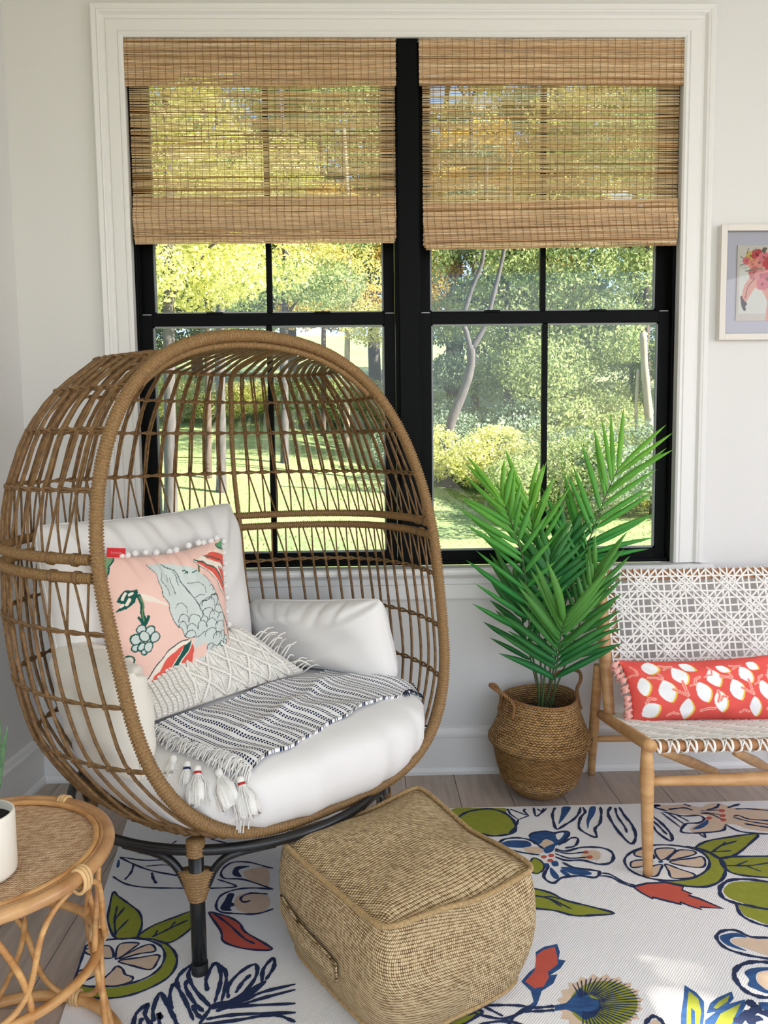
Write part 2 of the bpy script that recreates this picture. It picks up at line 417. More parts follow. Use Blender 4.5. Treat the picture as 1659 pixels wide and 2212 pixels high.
def shade(label, xa, xb, zbot, skew, xin=0.008, group=None):
    t = thing('window_blind', label, 'blind', ((xa+xb)/2, 0.0, Z1-0.004))
    top = Z1-0.006; zv = 2.537
    hr = MB(); hr.box((xa+0.004, 0.004, top-0.045), (xb-0.004, 0.028, top), 0.002); hr.build('headrail', M_trim, t, smooth=False)
    v = reeds(xa, xb, [(-0.004, top), (-0.006, (top+zv)/2), (-0.006, zv)], 0.0034, 0.0004, 'valance', t)
    reeds(xa+0.002, xb-0.002, [(-0.001, top), (-0.002, zv+0.006)], 0.0036, 0.0009, 'valance_lining', t)
    threads(xa, xb, [(-0.006, top), (-0.008, zv)], 0.0265, v)
    zf = zbot+0.172
    a, b = xa+xin, xb-xin*0.6
    p = reeds(a, b, [(0.014, top-0.03), (0.014, zf-0.02)], 0.0040, 0.0011, 'panel', t, m=M_reed_backlit, lite=1.22)  # same reeds, coloured lighter and more translucent so the panel looks backlit
    threads(a, b, [(0.0145, top-0.03), (0.0145, zf-0.02)], 0.0265, p)
    # gathered folds at the bottom: a double layer, then pleats stepping forward
    s = reeds(a, b, [(0.006, zf), (0.004, zf-0.09), (0.004, zbot+0.02)], 0.0036, 0.0004, 'fold', t, skew=skew)
    reeds(a+0.002, b-0.002, [(0.012, zf-0.004), (0.011, zbot+0.012)], 0.0040, 0.0006, 'fold', t, skew=skew)
    threads(a, b, [(0.006, zf), (0.004, zbot+0.02)], 0.0265, s)
    hs = [0.088, 0.066, 0.047, 0.026, 0.0]
    for i, h in enumerate(hs):
        ins = 0.002*i
        f = reeds(a+ins, b-ins, [(0.002, zbot+h+0.040), (-0.003-0.002*i, zbot+h+0.022), (-0.006-0.002*i, zbot+h+0.006), (-0.003-0.002*i, zbot+h)], 0.0036, 0.0002, 'fold', t, sag=rng.uniform(-0.001, 0.002), skew=skew)
        threads(a+ins, b-ins, [(0.0, zbot+h+0.040), (-0.005-0.002*i, zbot+h+0.022), (-0.007-0.002*i, zbot+h+0.006)], 0.0265, f)
    return t
shade('woven reed roman shade over the left window behind the egg chair', 0.004, 0.963, 1.991, 0.0)
shade('woven reed roman shade over the right window above the palm', 1.045, 1.997, 1.966, 0.011, xin=0.012)

# ------------------------------------------------------------------ outdoors
def gz(x, y):
    x = np.asarray(x, float); y = np.asarray(y, float)
    left = 1/(1+np.exp((x-1.0-0.10*(y-8))/2.5))
    z = -0.75 + np.maximum(0, y-9)*(0.035+0.085*left)
    z = z + np.maximum(0, y-27-3*(1-left)*0)*(0.10+0.10*(1-left))
    return z + 0.08*np.sin(x*0.7)*np.sin(y*0.45)
def grass_mat():
    m = mat('lawn', srgb(146, 158, 100), 0.9, var=0.35, scale=0.5, bump=0.4, bscale=30, col2=srgb(112, 134, 86), trans=0.0)
    return m
xs = np.linspace(-40, 55, 96); ys = np.linspace(-12, 75, 88)
G = np.stack(np.meshgrid(xs, ys, indexing='ij'), -1)
V = np.concatenate([G, gz(G[..., 0], G[..., 1])[..., None]], -1).reshape(-1, 3)
o = obj('lawn', V, grid_faces(len(xs), len(ys)), grass_mat(), label='sunlit green lawn rising to the trees outside the windows', kind='structure')
# grass tufts in view: blades as one uncountable layer
n = 26000
gx = rng.uniform(-9, 13, n); gy = rng.uniform(9.5, 27, n)
h = rng.uniform(0.02, 0.05, n); an = rng.uniform(0, PI, n); wd = rng.uniform(0.008, 0.02, n)
z = gz(gx, gy)
dx, dy = np.cos(an)*wd, np.sin(an)*wd; lx, ly = rng.normal(0, 0.03, n), rng.normal(0, 0.03, n)
V = np.stack([np.stack([gx-dx, gy-dy, z-0.01], -1), np.stack([gx+dx, gy+dy, z-0.01], -1), np.stack([gx+lx, gy+ly, z+h], -1)], 1).reshape(-1, 3)
F = np.arange(3*n).reshape(-1, 3)
o = obj('grass', V, F, mat('grass_blade', srgb(146, 160, 98), 0.8, var=0.3, scale=0.5, trans=0.45), kind='stuff', base=(2, 12, -0.7), smooth=False)
tag(o, 'short grass blades standing over the lawn outside', 'grass')

def leaf_mat(name, c1, c2, c3, trans=0.5):
    m = bpy.data.materials.new(name); m.use_nodes = True
    n = m.node_tree.nodes; L = m.node_tree.links; b = n['Principled BSDF']
    g = n.new('ShaderNodeAttribute'); g.attribute_name = 'Col'
    sp = n.new('ShaderNodeSeparateColor'); L.new(g.outputs['Color'], sp.inputs[0])
    cr = n.new('ShaderNodeValToRGB'); cr.color_ramp.elements[0].color = (*c1, 1); cr.color_ramp.elements[1].color = (*c3, 1)
    e = cr.color_ramp.elements.new(0.5); e.color = (*c2, 1)
    L.new(sp.outputs[0], cr.inputs[0]); L.new(cr.outputs[0], b.inputs['Base Color']); b.inputs['Roughness'].default_value = 0.6
    b.inputs['Specular IOR Level'].default_value = 0.25
    tr = n.new('ShaderNodeBsdfTranslucent'); mx = n.new('ShaderNodeMixShader'); mx.inputs[0].default_value = trans
    L.new(cr.outputs[0], tr.inputs['Color']); L.new(b.outputs[0], mx.inputs[1]); L.new(tr.outputs[0], mx.inputs[2])
    L.new(mx.outputs[0], n['Material Output'].inputs['Surface']); return m
ML = [leaf_mat('leaves_yellow_green', srgb(176, 184, 98), srgb(216, 214, 132), srgb(246, 238, 178)),
      leaf_mat('leaves_mid_green', srgb(112, 134, 86), srgb(150, 166, 110), srgb(206, 210, 150)),
      leaf_mat('leaves_pine', srgb(96, 120, 98), srgb(126, 148, 122), srgb(164, 180, 152), 0.3),
      leaf_mat('leaves_autumn', srgb(214, 176, 96), srgb(238, 212, 120), srgb(240, 190, 130))]
M_bark = mat('grey_bark', srgb(92, 88, 88), 0.9, var=0.45, scale=6, stretch=(3, 3, 0.5), bump=0.6, bscale=14)
M_bark_dark = mat('brown_bark', srgb(90, 76, 66), 0.9, var=0.4, scale=6, stretch=(3, 3, 0.5), bump=0.6, bscale=14)
M_bark_pale = mat('pale_bark', srgb(176, 160, 136), 0.9, var=0.3, scale=5, stretch=(3, 3, 0.6), bump=0.4, bscale=14)
def leaf_cloud(n, blobs, size, flat=0.0):
    """leaf sprays scattered through the shells of several blobs (centre, radius, squash)"""
    blobs = np.asarray(blobs, float); wgt = blobs[:, 3]**2; wgt /= wgt.sum()
    k = rng.choice(len(blobs), n, p=wgt)
    d = rng.normal(size=(n, 3)); d /= np.linalg.norm(d, axis=1, keepdims=True)
    r = blobs[k, 3]*rng.uniform(0.35, 1.0, n)**0.5
    c = blobs[k, :3]+d*r[:, None]*np.stack([np.ones(n), np.ones(n), blobs[k, 4]], -1)
    nrm = d*0.6+rng.normal(size=(n, 3))*0.7; nrm /= np.linalg.norm(nrm, axis=1, keepdims=True)
    t = np.cross(nrm, rng.normal(size=(n, 3))); t /= np.linalg.norm(t, axis=1, keepdims=True); b = np.cross(nrm, t)
    s = size*rng.uniform(0.5, 1.5, n)[:, None]
    V = np.stack([c-t*s, c-b*s*0.55+nrm*s*0.15, c+t*s, c+b*s*0.55+nrm*s*0.15], 1).reshape(-1, 3)
    F = np.arange(4*n).reshape(-1, 4)
    col = np.repeat(np.clip(rng.beta(2.2, 2.2, n), 0, 1), 4)
    return V, F, np.stack([col]*3, -1)
def crown(kind, seed):
    g = np.random.default_rng(seed)
    if kind == 'round':
        bl = [(0, 0, 5.2, 2.0, 0.8)]+[(g.normal(0, 1.3), g.normal(0, 1.3), 4.5+g.uniform(-1.8, 2.6), g.uniform(0.8, 1.4), 0.75) for _ in range(12)]
        return leaf_cloud(20000, bl, 0.058)
    if kind == 'tall':
        bl = [(g.normal(0, 1.0), g.normal(0, 1.0), 3.5+i*0.75, g.uniform(0.8, 1.5), 0.7) for i in range(13)]
        return leaf_cloud(20000, bl, 0.058)
    if kind == 'pine':
        bl = []
        for i in range(9):
            z = 2.0+i*1.05; R = 2.1*(1-i/11)
            for q in range(5):
                a = g.uniform(0, 2*PI); bl.append((R*0.6*math.cos(a), R*0.6*math.sin(a), z, R*0.5, 0.45))
        return leaf_cloud(20000, bl, 0.055)
    bl = [(g.normal(0, 0.7), g.normal(0, 0.7), 0.5+g.uniform(0, 0.7), g.uniform(0.4, 0.8), 0.8) for _ in range(8)]
    return leaf_cloud(10000, bl, 0.036)
CROWN = {}
for kd in ('round', 'tall', 'pine', 'shrub'):
    for s in range(2):
        V, F, c = crown(kd, 11+s*7+len(kd))
        me = mesh_data('foliage', V, F, ML[0], smooth=False); color_attr(me, c); CROWN[(kd, s)] = me
def trunk_mesh(h, r, seed, m):
    g = np.random.default_rng(seed)
    P = [(0, 0, -0.4), (g.normal(0, .04), g.normal(0, .04), h*0.3), (g.normal(0, .12), g.normal(0, .12), h*0.65), (g.normal(0, .2), g.normal(0, .2), h)]
    mb = MB(); C = spline(P, 12); mb.tube(C, np.linspace(r*1.15, r*0.35, 12), 9)
    for q in range(5):
        i = g.integers(5, 11); a = g.uniform(0, 2*PI); L_ = g.uniform(0.8, 1.8)
        e = C[i]+np.array([math.cos(a)*L_, math.sin(a)*L_, L_*g.uniform(0.5, 1.0)])
        mb.tube(spline([C[i], (C[i]+e)/2+np.array([0, 0, 0.1]), e], 6), np.linspace(r*0.4, r*0.12, 6), 6)
    return mesh_data('trunk', np.concatenate(mb.V), mb.F, m)
TR = [trunk_mesh(7.5, 0.16, 3, M_bark), trunk_mesh(8.5, 0.13, 4, M_bark_dark), trunk_mesh(9.5, 0.15, 5, M_bark)]
TLAB = {'round': 'broadleaf tree in the sunlit wood beyond the lawn', 'tall': 'tall slender tree in the sunlit wood beyond the lawn', 'pine': 'soft blue-green conifer in the wood beyond the lawn', 'shrub': 'leafy shrub along the edge of the wood'}
TKEY = {0: 'yellow-green', 1: 'green', 2: 'blue-green', 3: 'golden'}
def tree(kind, x, y, s, mi, v=0, rot=0.0, sz=None, zoff=0.0):
    nm = {'round': 'broadleaf_tree', 'tall': 'slender_tree', 'pine': 'conifer', 'shrub': 'shrub'}[kind]
    lab = (TKEY[mi]+' '+TLAB[kind]) if kind != 'pine' else TLAB[kind]
    t = thing(nm, lab, 'shrub' if kind == 'shrub' else 'tree', (x, y, float(gz(x, y))+zoff), lab.replace('tree in', 'trees in').replace('shrub along', 'shrubs along'))
    t.rotation_euler = (0, 0, rot); t.scale = (s, s, sz or s)
    f = bpy.data.objects.new('foliage', CROWN[(kind, v)]); link(f, t)
    f.material_slots[0].link = 'OBJECT'; f.material_slots[0].material = ML[mi]
    if kind != 'shrub':
        b = bpy.data.objects.new('trunk', TR[{'round': 0, 'tall': 1, 'pine': 2}[kind]]); link(b, t)
    return t
g = np.random.default_rng(21)
# the wood: rows going back up the slope
rows = [(24, 1.05), (28.5, 1.35), (34, 1.7), (41, 2.1)]
for ri, (y0, s0) in enumerate(rows):
    x = -13-ri*3.0
    while x < 16+ri*4.5:
        px = x+g.uniform(-0.6, 0.6); py = y0+g.uniform(-1.6, 1.6)
        open_left = px < 3.5+0.12*(py-20) and py < 31       # the lawn runs up here
        # the gap of sky in the right-hand window
        ang = math.degrees(math.atan2(px-0.8, py+2.9))
        gap = 13.8 < ang < 19.5
        if not open_left and not gap:
            kd = g.choice(['round', 'tall', 'pine', 'round'], p=[0.38, 0.25, 0.22, 0.15])
            mi = 2 if kd == 'pine' else int(g.choice([0, 1, 3], p=[0.55, 0.37, 0.08]))
            tree(kd, px, py, s0*g.uniform(0.85, 1.2), mi, int(g.integers(2)), g.uniform(0, 6.28), sz=s0*g.uniform(0.9, 1.25)*(1.15 if ri > 2 else 1))
        elif gap and ri < 2:
            tree('round', px, py, (0.85, 0.8)[ri], 1, int(g.integers(2)), g.uniform(0, 6.28))
        x += 3.0+ri*0.55
for x in np.arange(3.4, 15, 0.95):
    py = 22.3+g.uniform(-1.3, 1.5)+(x-4)*0.04
    tree('shrub', x, py, g.uniform(1.0, 1.9), int(g.choice([0, 1, 2], p=[0.35, 0.4, 0.25])), int(g.integers(2)), g.uniform(0, 6.28))
for x in np.arange(-12, 3.2, 1.5):
    tree('shrub', x, 31.0+g.uniform(-1, 1), g.uniform(1.0, 1.7), int(g.choice([0, 1, 3], p=[0.5, 0.3, 0.2])), int(g.integers(2)), g.uniform(0, 6.28))
for q in range(14):
    py = 13.4+q*0.66; px = 4.75-0.19*(py-13.2)+(0.0, 1.7, 3.4)[q % 3]+g.uniform(-0.2, 0.2)
    tree('shrub', px, py, g.uniform(0.9, 1.35), int(g.choice([0, 1, 2], p=[0.35, 0.45, 0.2])), int(g.integers(2)), g.uniform(0, 6.28))
# single trees that stand out
def bare_tree(name, label, limbs, m, base, cat='tree'):
    t = thing(name, label, cat, base)
    for i, (P, r0, r1) in enumerate(limbs):
        P = spline(np.asarray(P, float), 18); V, F = tube(P+np.array(base), np.linspace(r0, r1, 18)*(1+0.06*np.sin(np.arange(18)*1.7)), 10)
        obj('trunk' if i == 0 else 'branch', V, F, m, t)
    return t
zc = float(gz(3.2, 19))
t = bare_tree('forked_tree', 'bent grey tree that forks into two limbs, seen through the right window', [
    ([(0, 0, -0.3), (0.0, 0, 0.68-zc), (0.06, 0, 1.73-zc), (0.42, 0.05, 2.63-zc), (0.65, 0.05, 3.4-zc), (0.64, 0, 3.98-zc)], 0.155, 0.115),
    ([(0.62, 0, 3.78-zc), (1.08, 0, 4.55-zc), (1.21, 0, 5.06-zc), (1.53, 0, 6.32-zc), (1.72, 0.1, 7.32-zc), (1.80, 0.2, 9.3-zc)], 0.085, 0.04),
    ([(0.64, 0, 3.82-zc), (0.53, 0, 4.3-zc), (0.43, 0, 4.69-zc), (0.69, -0.05, 5.57-zc), (1.01, -0.1, 6.51-zc), (1.1, 0, 9.0-zc)], 0.085, 0.045)], M_bark, (3.19, 19, zc))
zd = float(gz(7.9, 16))
bare_tree('dead_tree', 'pale broken-off dead trunk seen at the right edge of the right window', [
    ([(0, 0, -0.3), (-0.05, 0, 1.15-zd), (-0.10, 0, 2.06-zd), (-0.2, 0, 2.96-zd), (-0.26, 0, 3.87-zd)], 0.12, 0.085),
    ([(-0.3, 0.1, 0.5-zd), (-0.36, 0.1, 2.0-zd), (-0.33, 0.1, 3.0-zd)], 0.05, 0.035)], M_bark_pale, (7.89, 16, zd))
zr = float(gz(7.57, 15))
bare_tree('leaning_tree', 'grey trunk at the lower right corner of the right window', [
    ([(0, 0, -0.4), (0.02, 0, -0.69-zr), (0.08, 0, 0.18-zr), (0.13, 0, 1.8-zr), (0.3, 0.1, 4.5-zr), (0.2, 0.3, 7.0-zr)], 0.13, 0.07)], M_bark, (7.57, 15, zr))
for i, (x, y, r, lab, m) in enumerate([(-3.45, 14, 0.155, 'thick grey trunk at the left of the left window, behind the chair wires', M_bark),
        (-2.90, 17, 0.14, 'grey trunk just left of the upright rib of the egg chair', M_bark), (-3.62, 19, 0.10, 'thin brown trunk left of the double trunks in the left window', M_bark_dark),
        (-1.78, 22, 0.14, 'grey trunk right of the muntin in the left window', M_bark), (0.10, 27, 0.13, 'pale slim trunk at the right of the left window', M_bark_pale),
        (-0.9, 29, 0.12, 'slim trunk at the top of the lawn in the left window', M_bark_dark)]):
    z = float(gz(x, y)); hgt = 12.0
    t = bare_tree('lawn_tree', lab, [([(0, 0, -0.4), (0.05, 0, 1.4), (0.10, 0.05, 4), (0.22, 0.1, 8), (0.1, 0.2, hgt)], r, r*0.55),
        ([(0.12, 0.05, 4.6), (0.9, 0.2, 5.6), (1.7, 0.1, 6.2)], r*0.35, r*0.12), ([(0.13, 0.05, 5.4), (-0.7, 0.2, 6.4), (-1.5, -0.2, 7.4)], r*0.35, r*0.12)], m, (x, y, z))
    bl = [(g.normal(0, 1.3), g.normal(0, 1.3), g.uniform(4.6, 9.5), g.uniform(0.7, 1.3), 0.6) for _ in range(14)]
    V, F, c = leaf_cloud(14000, bl, 0.052); me = mesh_data('foliage', V, F, ML[[0, 0, 1, 1, 0, 3][i]], smooth=False); color_attr(me, c)
    f = bpy.data.objects.new('foliage', me); link(f, t)
t = tree('round', 8.6, -3.7, 1.0, 1, 1, 0.4); t['label'] = 'green broadleaf tree added unseen outside the right wall to dapple the sun on the rug'; del t['group']  # unseen tree added to break up the sunlight entering on the right
# ------------------------------------------------------------------ egg chair
CA = np.array([0.7604, 0.6494, 0.0]); CN = np.array([0.6494, -0.7604, 0.0]); CC = np.array([0.6532, -0.8272, 0.0])
TAU = math.radians(12.6)
def cl(u, v, z):
    """chair frame (along the opening, out of the opening, up) to world"""
    u, v, z = np.broadcast_arrays(np.asarray(u, float), np.asarray(v, float), np.asarray(z, float))
    return CC + u[..., None]*CA + v[..., None]*CN + z[..., None]*np.array([0, 0, 1.0])
M_wick = mat('resin_wicker', srgb(140, 106, 66), 0.55, var=0.42, scale=60, col2=srgb(98, 72, 44), spec=0.35)
M_wick_band = mat('wound_cord', srgb(158, 124, 80), 0.55, var=0.30, scale=240, col2=srgb(116, 86, 52), spec=0.35)
M_steel = mat('black_steel', (0.008, 0.009, 0.010), 0.32, spec=0.5)
RS = [0.6029, -0.0115, 0.0618, 0.0024, -0.02, 0.0086, -0.0083]     # opening outline, polar cosine series
def rim_uw(th):
    r = sum(c*np.cos(k*th) for k, c in enumerate(RS)); return r*np.sin(th), 0.0354+r*np.cos(th)
_th = np.linspace(0, 2*PI, 241)[:-1]
_u, _w = rim_uw(_th)
def rim_pt(u, w): return cl(u, -w*math.sin(TAU), 0.9116+w*math.cos(TAU))
RIM = rim_pt(_u, _w)
_hz = 0.9116+_w[:121]*math.cos(TAU); _hu = _u[:121]          # z -> half width (from top to bottom)
def halfw(z): return np.interp(z, _hz[::-1], _hu[::-1])
def zlow(): return _hz[-1]
def shell(lam, z):
    """point of the basket at bearing lam (0 straight back, +-: towards the right/left rim) and height z"""
    s = np.interp(z, [0.33, 0.45, 0.78, 1.0, 1.1, 1.25, 1.37, 1.47, 1.53], [0.34, 0.365, 0.375, 0.338, 0.332, 0.315, 0.275, 0.25, 0.215])
    hw = halfw(z); sh = -(z-0.9116)*math.tan(TAU); r = np.sqrt(hw*hw+s*s)
    lmax = PI-np.arctan2(hw, s)
    a = lam*lmax
    kb = np.where(np.cos(a) > 0, 0.61, 1.0)      # the back is flatter than the sides
    return cl(r*np.sin(a), sh-s-r*kb*np.cos(a), z)
egg = thing('egg_chair', 'tall egg-shaped wicker chair on a black steel base left of the windows', 'chair', (float(CC[0]), float(CC[1]), 0.0))
V, F = wrapped(RIM, 0.0168, 0.0080, 0.24, 12, closed=True)
obj('opening_rim', V, F, M_wick_band, egg)
# second wound rod under the crown of the opening
arc = [rim_pt(*(np.array(rim_uw(t))*1.0))-np.array([0, 0, 0.023])-0.010*CN for t in np.linspace(-0.62, 0.62, 60)]
V, F = wrapped(arc, 0.010, 0.0066, 0.22, 8); obj('crown_rod', V, F, M_wick_band, egg)
# mid rails, doubled, where the two halves of the basket meet
lam = np.linspace(-0.985, 0.985, 80)
for z in (1.018, 0.977):
    V, F = wrapped(shell(lam, np.full(80, z)), 0.0132, 0.0068, 0.22, 9); obj('mid_rail', V, F, M_wick_band, egg)
# clamps holding the rails together near the rim
for s in (-1, 1):
    for l in (0.90, 0.955):
        m = MB(); P = shell(np.array([l*s-0.004, l*s+0.004]), np.array([1.017, 1.017])); Q = shell(np.array([l*s-0.004, l*s+0.004]), np.array([0.978, 0.978]))
        m.tube([P[0], P[1]], 0.0158, 10); m.tube([Q[0], Q[1]], 0.0158, 10); m.build('rail_clip', M_wick, egg)
RZ = [1.500, 1.415, 1.312, 1.172]         # wound rings above the rails
RL = [0.852, 0.690, 0.541]                # and below
def crownpt(l): # where a stake meets the crown of the opening
    t = 0.60*l
    u, w = rim_uw(np.array(t)); return rim_pt(u, w)-np.array([0, 0, 0.022])-0.012*CN
def ring_strands(z, l0, l1, n, nm):
    lam = np.linspace(l0, l1, n*2+1); m = MB()
    for ph in (0, 1):
        P = shell(lam, np.full(len(lam), z))
        bulge = 0.0075*np.abs(np.sin(PI*(np.arange(len(lam)))/2)) * (1 if ph else -1)
        P = P+np.stack([np.zeros(len(lam)), np.zeros(len(lam)), bulge*0.55], -1)
        ctr = cl(0, -0.35, z); d = P-ctr; d[:, 2] = 0; d /= np.linalg.norm(d, axis=1, keepdims=True)
        P = P+d*(bulge*0.4)[:, None]
        m.tube(spline(P, len(P)*3), 0.0036, 6)
    m.build(nm, M_wick, egg)
NS = 46
LAM = np.linspace(-0.955, 0.955, NS)
ribs = [int(np.argmin(np.abs(LAM-s*0.19))) for s in (-1, 1)]
def jit(P, s=0.0014):
    P = np.asarray(P).copy(); P[1:-1] += rng.normal(0, s, P[1:-1].shape); return P
base_z = 0.345
for k, l in enumerate(LAM):
    if k in ribs: continue
    # upper half: from the crown over the rings down to the fourth ring, then two thin strands fanning to the rail
    zs = [RZ[0], RZ[1], RZ[2], RZ[3]]
    lr = l
    # rings stop where the rim is: the stakes near the rim start lower
    P = [crownpt(l)]+[shell(np.array(lr*(1-0.0*i)), np.array(z)) for i, z in enumerate(zs)]
    m = MB()
    n = len(P)
    lift = (P[0]+P[1])/2+np.array([0, 0, 0.012])+(-CN)*0.01
    Q = jit([P[0], lift]+P[1:])
    tgt = shell(np.array(min(l+0.01, 0.99)), np.array(1.3))-shell(np.array(l-0.01), np.array(1.3)); tgt /= np.linalg.norm(tgt)
    for q in (-0.0036, 0.0036):
        m.tube(jit(np.concatenate([spline([Q[0], Q[1], Q[2]], 6)[:-1], spline(Q[2:], 10)]), 0.0007)+tgt*q, 0.0036, 6)
    for p in P[1:]: # knots
        m.tube([p-np.array([0, 0, 0.007]), p-np.array([0, 0, 0.003]), p+np.array([0, 0, 0.003]), p+np.array([0, 0, 0.007])], [0.0042, 0.0066, 0.0066, 0.0042], 6)
    e1 = shell(np.array(l-0.010+rng.normal(0, 0.001)), np.array(1.025)); e2 = shell(np.array(np.clip(l+0.026, -0.98, 0.98)), np.array(1.025))
    mid1 = shell(np.array(l-0.003), np.array(1.10))
    m.tube(spline([P[-1], mid1, e1], 6), 0.0030, 5); m.tube(spline([P[-1], (P[-1]+e2)/2, e2], 5), 0.0030, 5)
    m.build('upper_stake', M_wick, egg)
    # lower half
    m = MB()
    s1 = shell(np.array(np.clip(l-0.022, -0.98, 0.98)), np.array(0.97)); s2 = shell(np.array(l+0.008), np.array(0.97))
    K = [shell(np.array(l), np.array(z)) for z in RL]
    m.tube(spline([s1, (s1+K[0])/2, K[0]], 5), 0.0030, 5); m.tube(spline([s2, (s2+K[0])/2, K[0]], 5), 0.0030, 5)
    zb = 0.40; B1 = shell(np.array(l), np.array(zb)); B2 = shell(np.array(l*0.97), np.array(base_z))
    m.tube(spline(jit(K+[B1, B2]), 16), 0.0046, 6)
    for p in K:
        m.tube([p-np.array([0, 0, 0.007]), p-np.array([0, 0, 0.003]), p+np.array([0, 0, 0.003]), p+np.array([0, 0, 0.007])], [0.0042, 0.0066, 0.0066, 0.0042], 6)
    m.build('lower_stake', M_wick, egg)
for z in RZ: ring_strands(z, -0.992, 0.992, NS, 'ring')
for z in RL: ring_strands(z, -0.992, 0.992, NS, 'ring')
# two wound main ribs
for k in ribs:
    l = LAM[k]
    P = [crownpt(l), (crownpt(l)+shell(np.array(l), np.array(RZ[0])))/2+np.array([0, 0, 0.014])]+[shell(np.array(l), np.array(z)) for z in (1.50, 1.41, 1.3, 1.17, 1.08, 1.0, 0.92, 0.85, 0.77, 0.69, 0.61, 0.54, 0.46, 0.40, base_z)]
    V, F = wrapped(spline(P, 90), 0.0092, 0.0064, 0.22, 8); obj('main_rib', V, F, M_wick_band, egg)
# plaited border round the bottom and a floor of stakes under the cushion
lam = np.linspace(-0.985, 0.985, 90)
for q in range(3):
    P = shell(lam, np.full(90, base_z))+np.stack([np.zeros(90), np.zeros(90), 0.009*np.sin(lam*70+q*2.1)], -1)
    d = P-cl(0, -0.3, base_z); d[:, 2] = 0; d /= np.linalg.norm(d, axis=1, keepdims=True)
    P = P+d*(0.009*np.cos(lam*70+q*2.1))[:, None]
    V, F = tube(P, 0.0085, 7); obj('plaited_border', V, F, M_wick, egg)
for i, v in enumerate(np.linspace(-0.52, 0.02, 12)):
    r = float(np.linalg.norm((shell(np.array(0.9), np.array(base_z))-cl(0, -0.29, base_z))[:2]))
    hwid = 0.36*math.sqrt(max(0.0004, 1-((v+0.26)/0.31)**2))
    P = cl(np.linspace(-hwid, hwid, 5), np.full(5, v), np.full(5, base_z-0.004)); V, F = tube(P, 0.0055, 6); obj('seat_slat', V, F, M_wick, egg)
# steel base: a round tube ring on four posts, each post with two bent braces running into the ring
RCU, RCV, RR = -0.06, -0.27, 0.446
def ringpt(a, z): return cl(RCU+RR*np.cos(a), RCV+RR*np.sin(a), z)
MATS.get('rubber_foot') or mat('rubber_foot', (0.01, 0.01, 0.012), 0.7)
V, F = tube(ringpt(np.arange(120)*2*PI/120, 0.312), 0.0125, 12, closed=True); obj('base_ring', V, F, M_steel, egg)
def leg(a0):
    P0 = ringpt(np.array(a0), 0.0); ctr = P0[:2]; tan = (ringpt(np.array(a0+0.01), 0.0)-P0); tan /= np.linalg.norm(tan)
    up = np.array([0, 0, 1.0])
    V, F = tube([P0, P0+up*0.335], 0.0182, 18); lg = obj('leg', V, F, M_steel, egg)
    V, F = tube([P0, P0+up*0.030], 0.0200, 18); obj('foot_cap', V, F, MATS['rubber_foot'], lg)
    V, F = wrapped(P0+up*np.linspace(0.300, 0.338, 10)[:, None], 0.0232, 0.0066, 0.16, 16); obj('cord_wrap', V, F, M_wick_band, lg)
    V, F = wrapped(P0+up*np.linspace(0.188, 0.262, 14)[:, None], 0.0215, 0.0070, 0.16, 20)
    V = np.asarray(V); zz = np.clip((V[:, 2]-0.188)/0.074, 0, 1); pr = (V[:, :2]-ctr)@tan[:2]
    V[:, :2] += (pr*zz*1.15)[:, None]*tan[:2]; obj('cord_wrap', V, F, M_wick_band, lg)     # flares where it takes in the braces
    for sg in (1, -1):
        Q = [ringpt(np.array(a0+sg*d/RR), z) for d, z in ((0.010, 0.195), (0.027, 0.230), (0.041, 0.260), (0.066, 0.287), (0.105, 0.301), (0.19, 0.306))]
        V, F = tube(spline(Q, 24), 0.0102, 10); obj('brace', V, F, M_steel, egg)
for a0 in (math.atan2(0.33, -0.30), math.atan2(0.33, 0.30), math.atan2(-0.33, -0.30), math.atan2(-0.33, 0.30)): leg(a0)
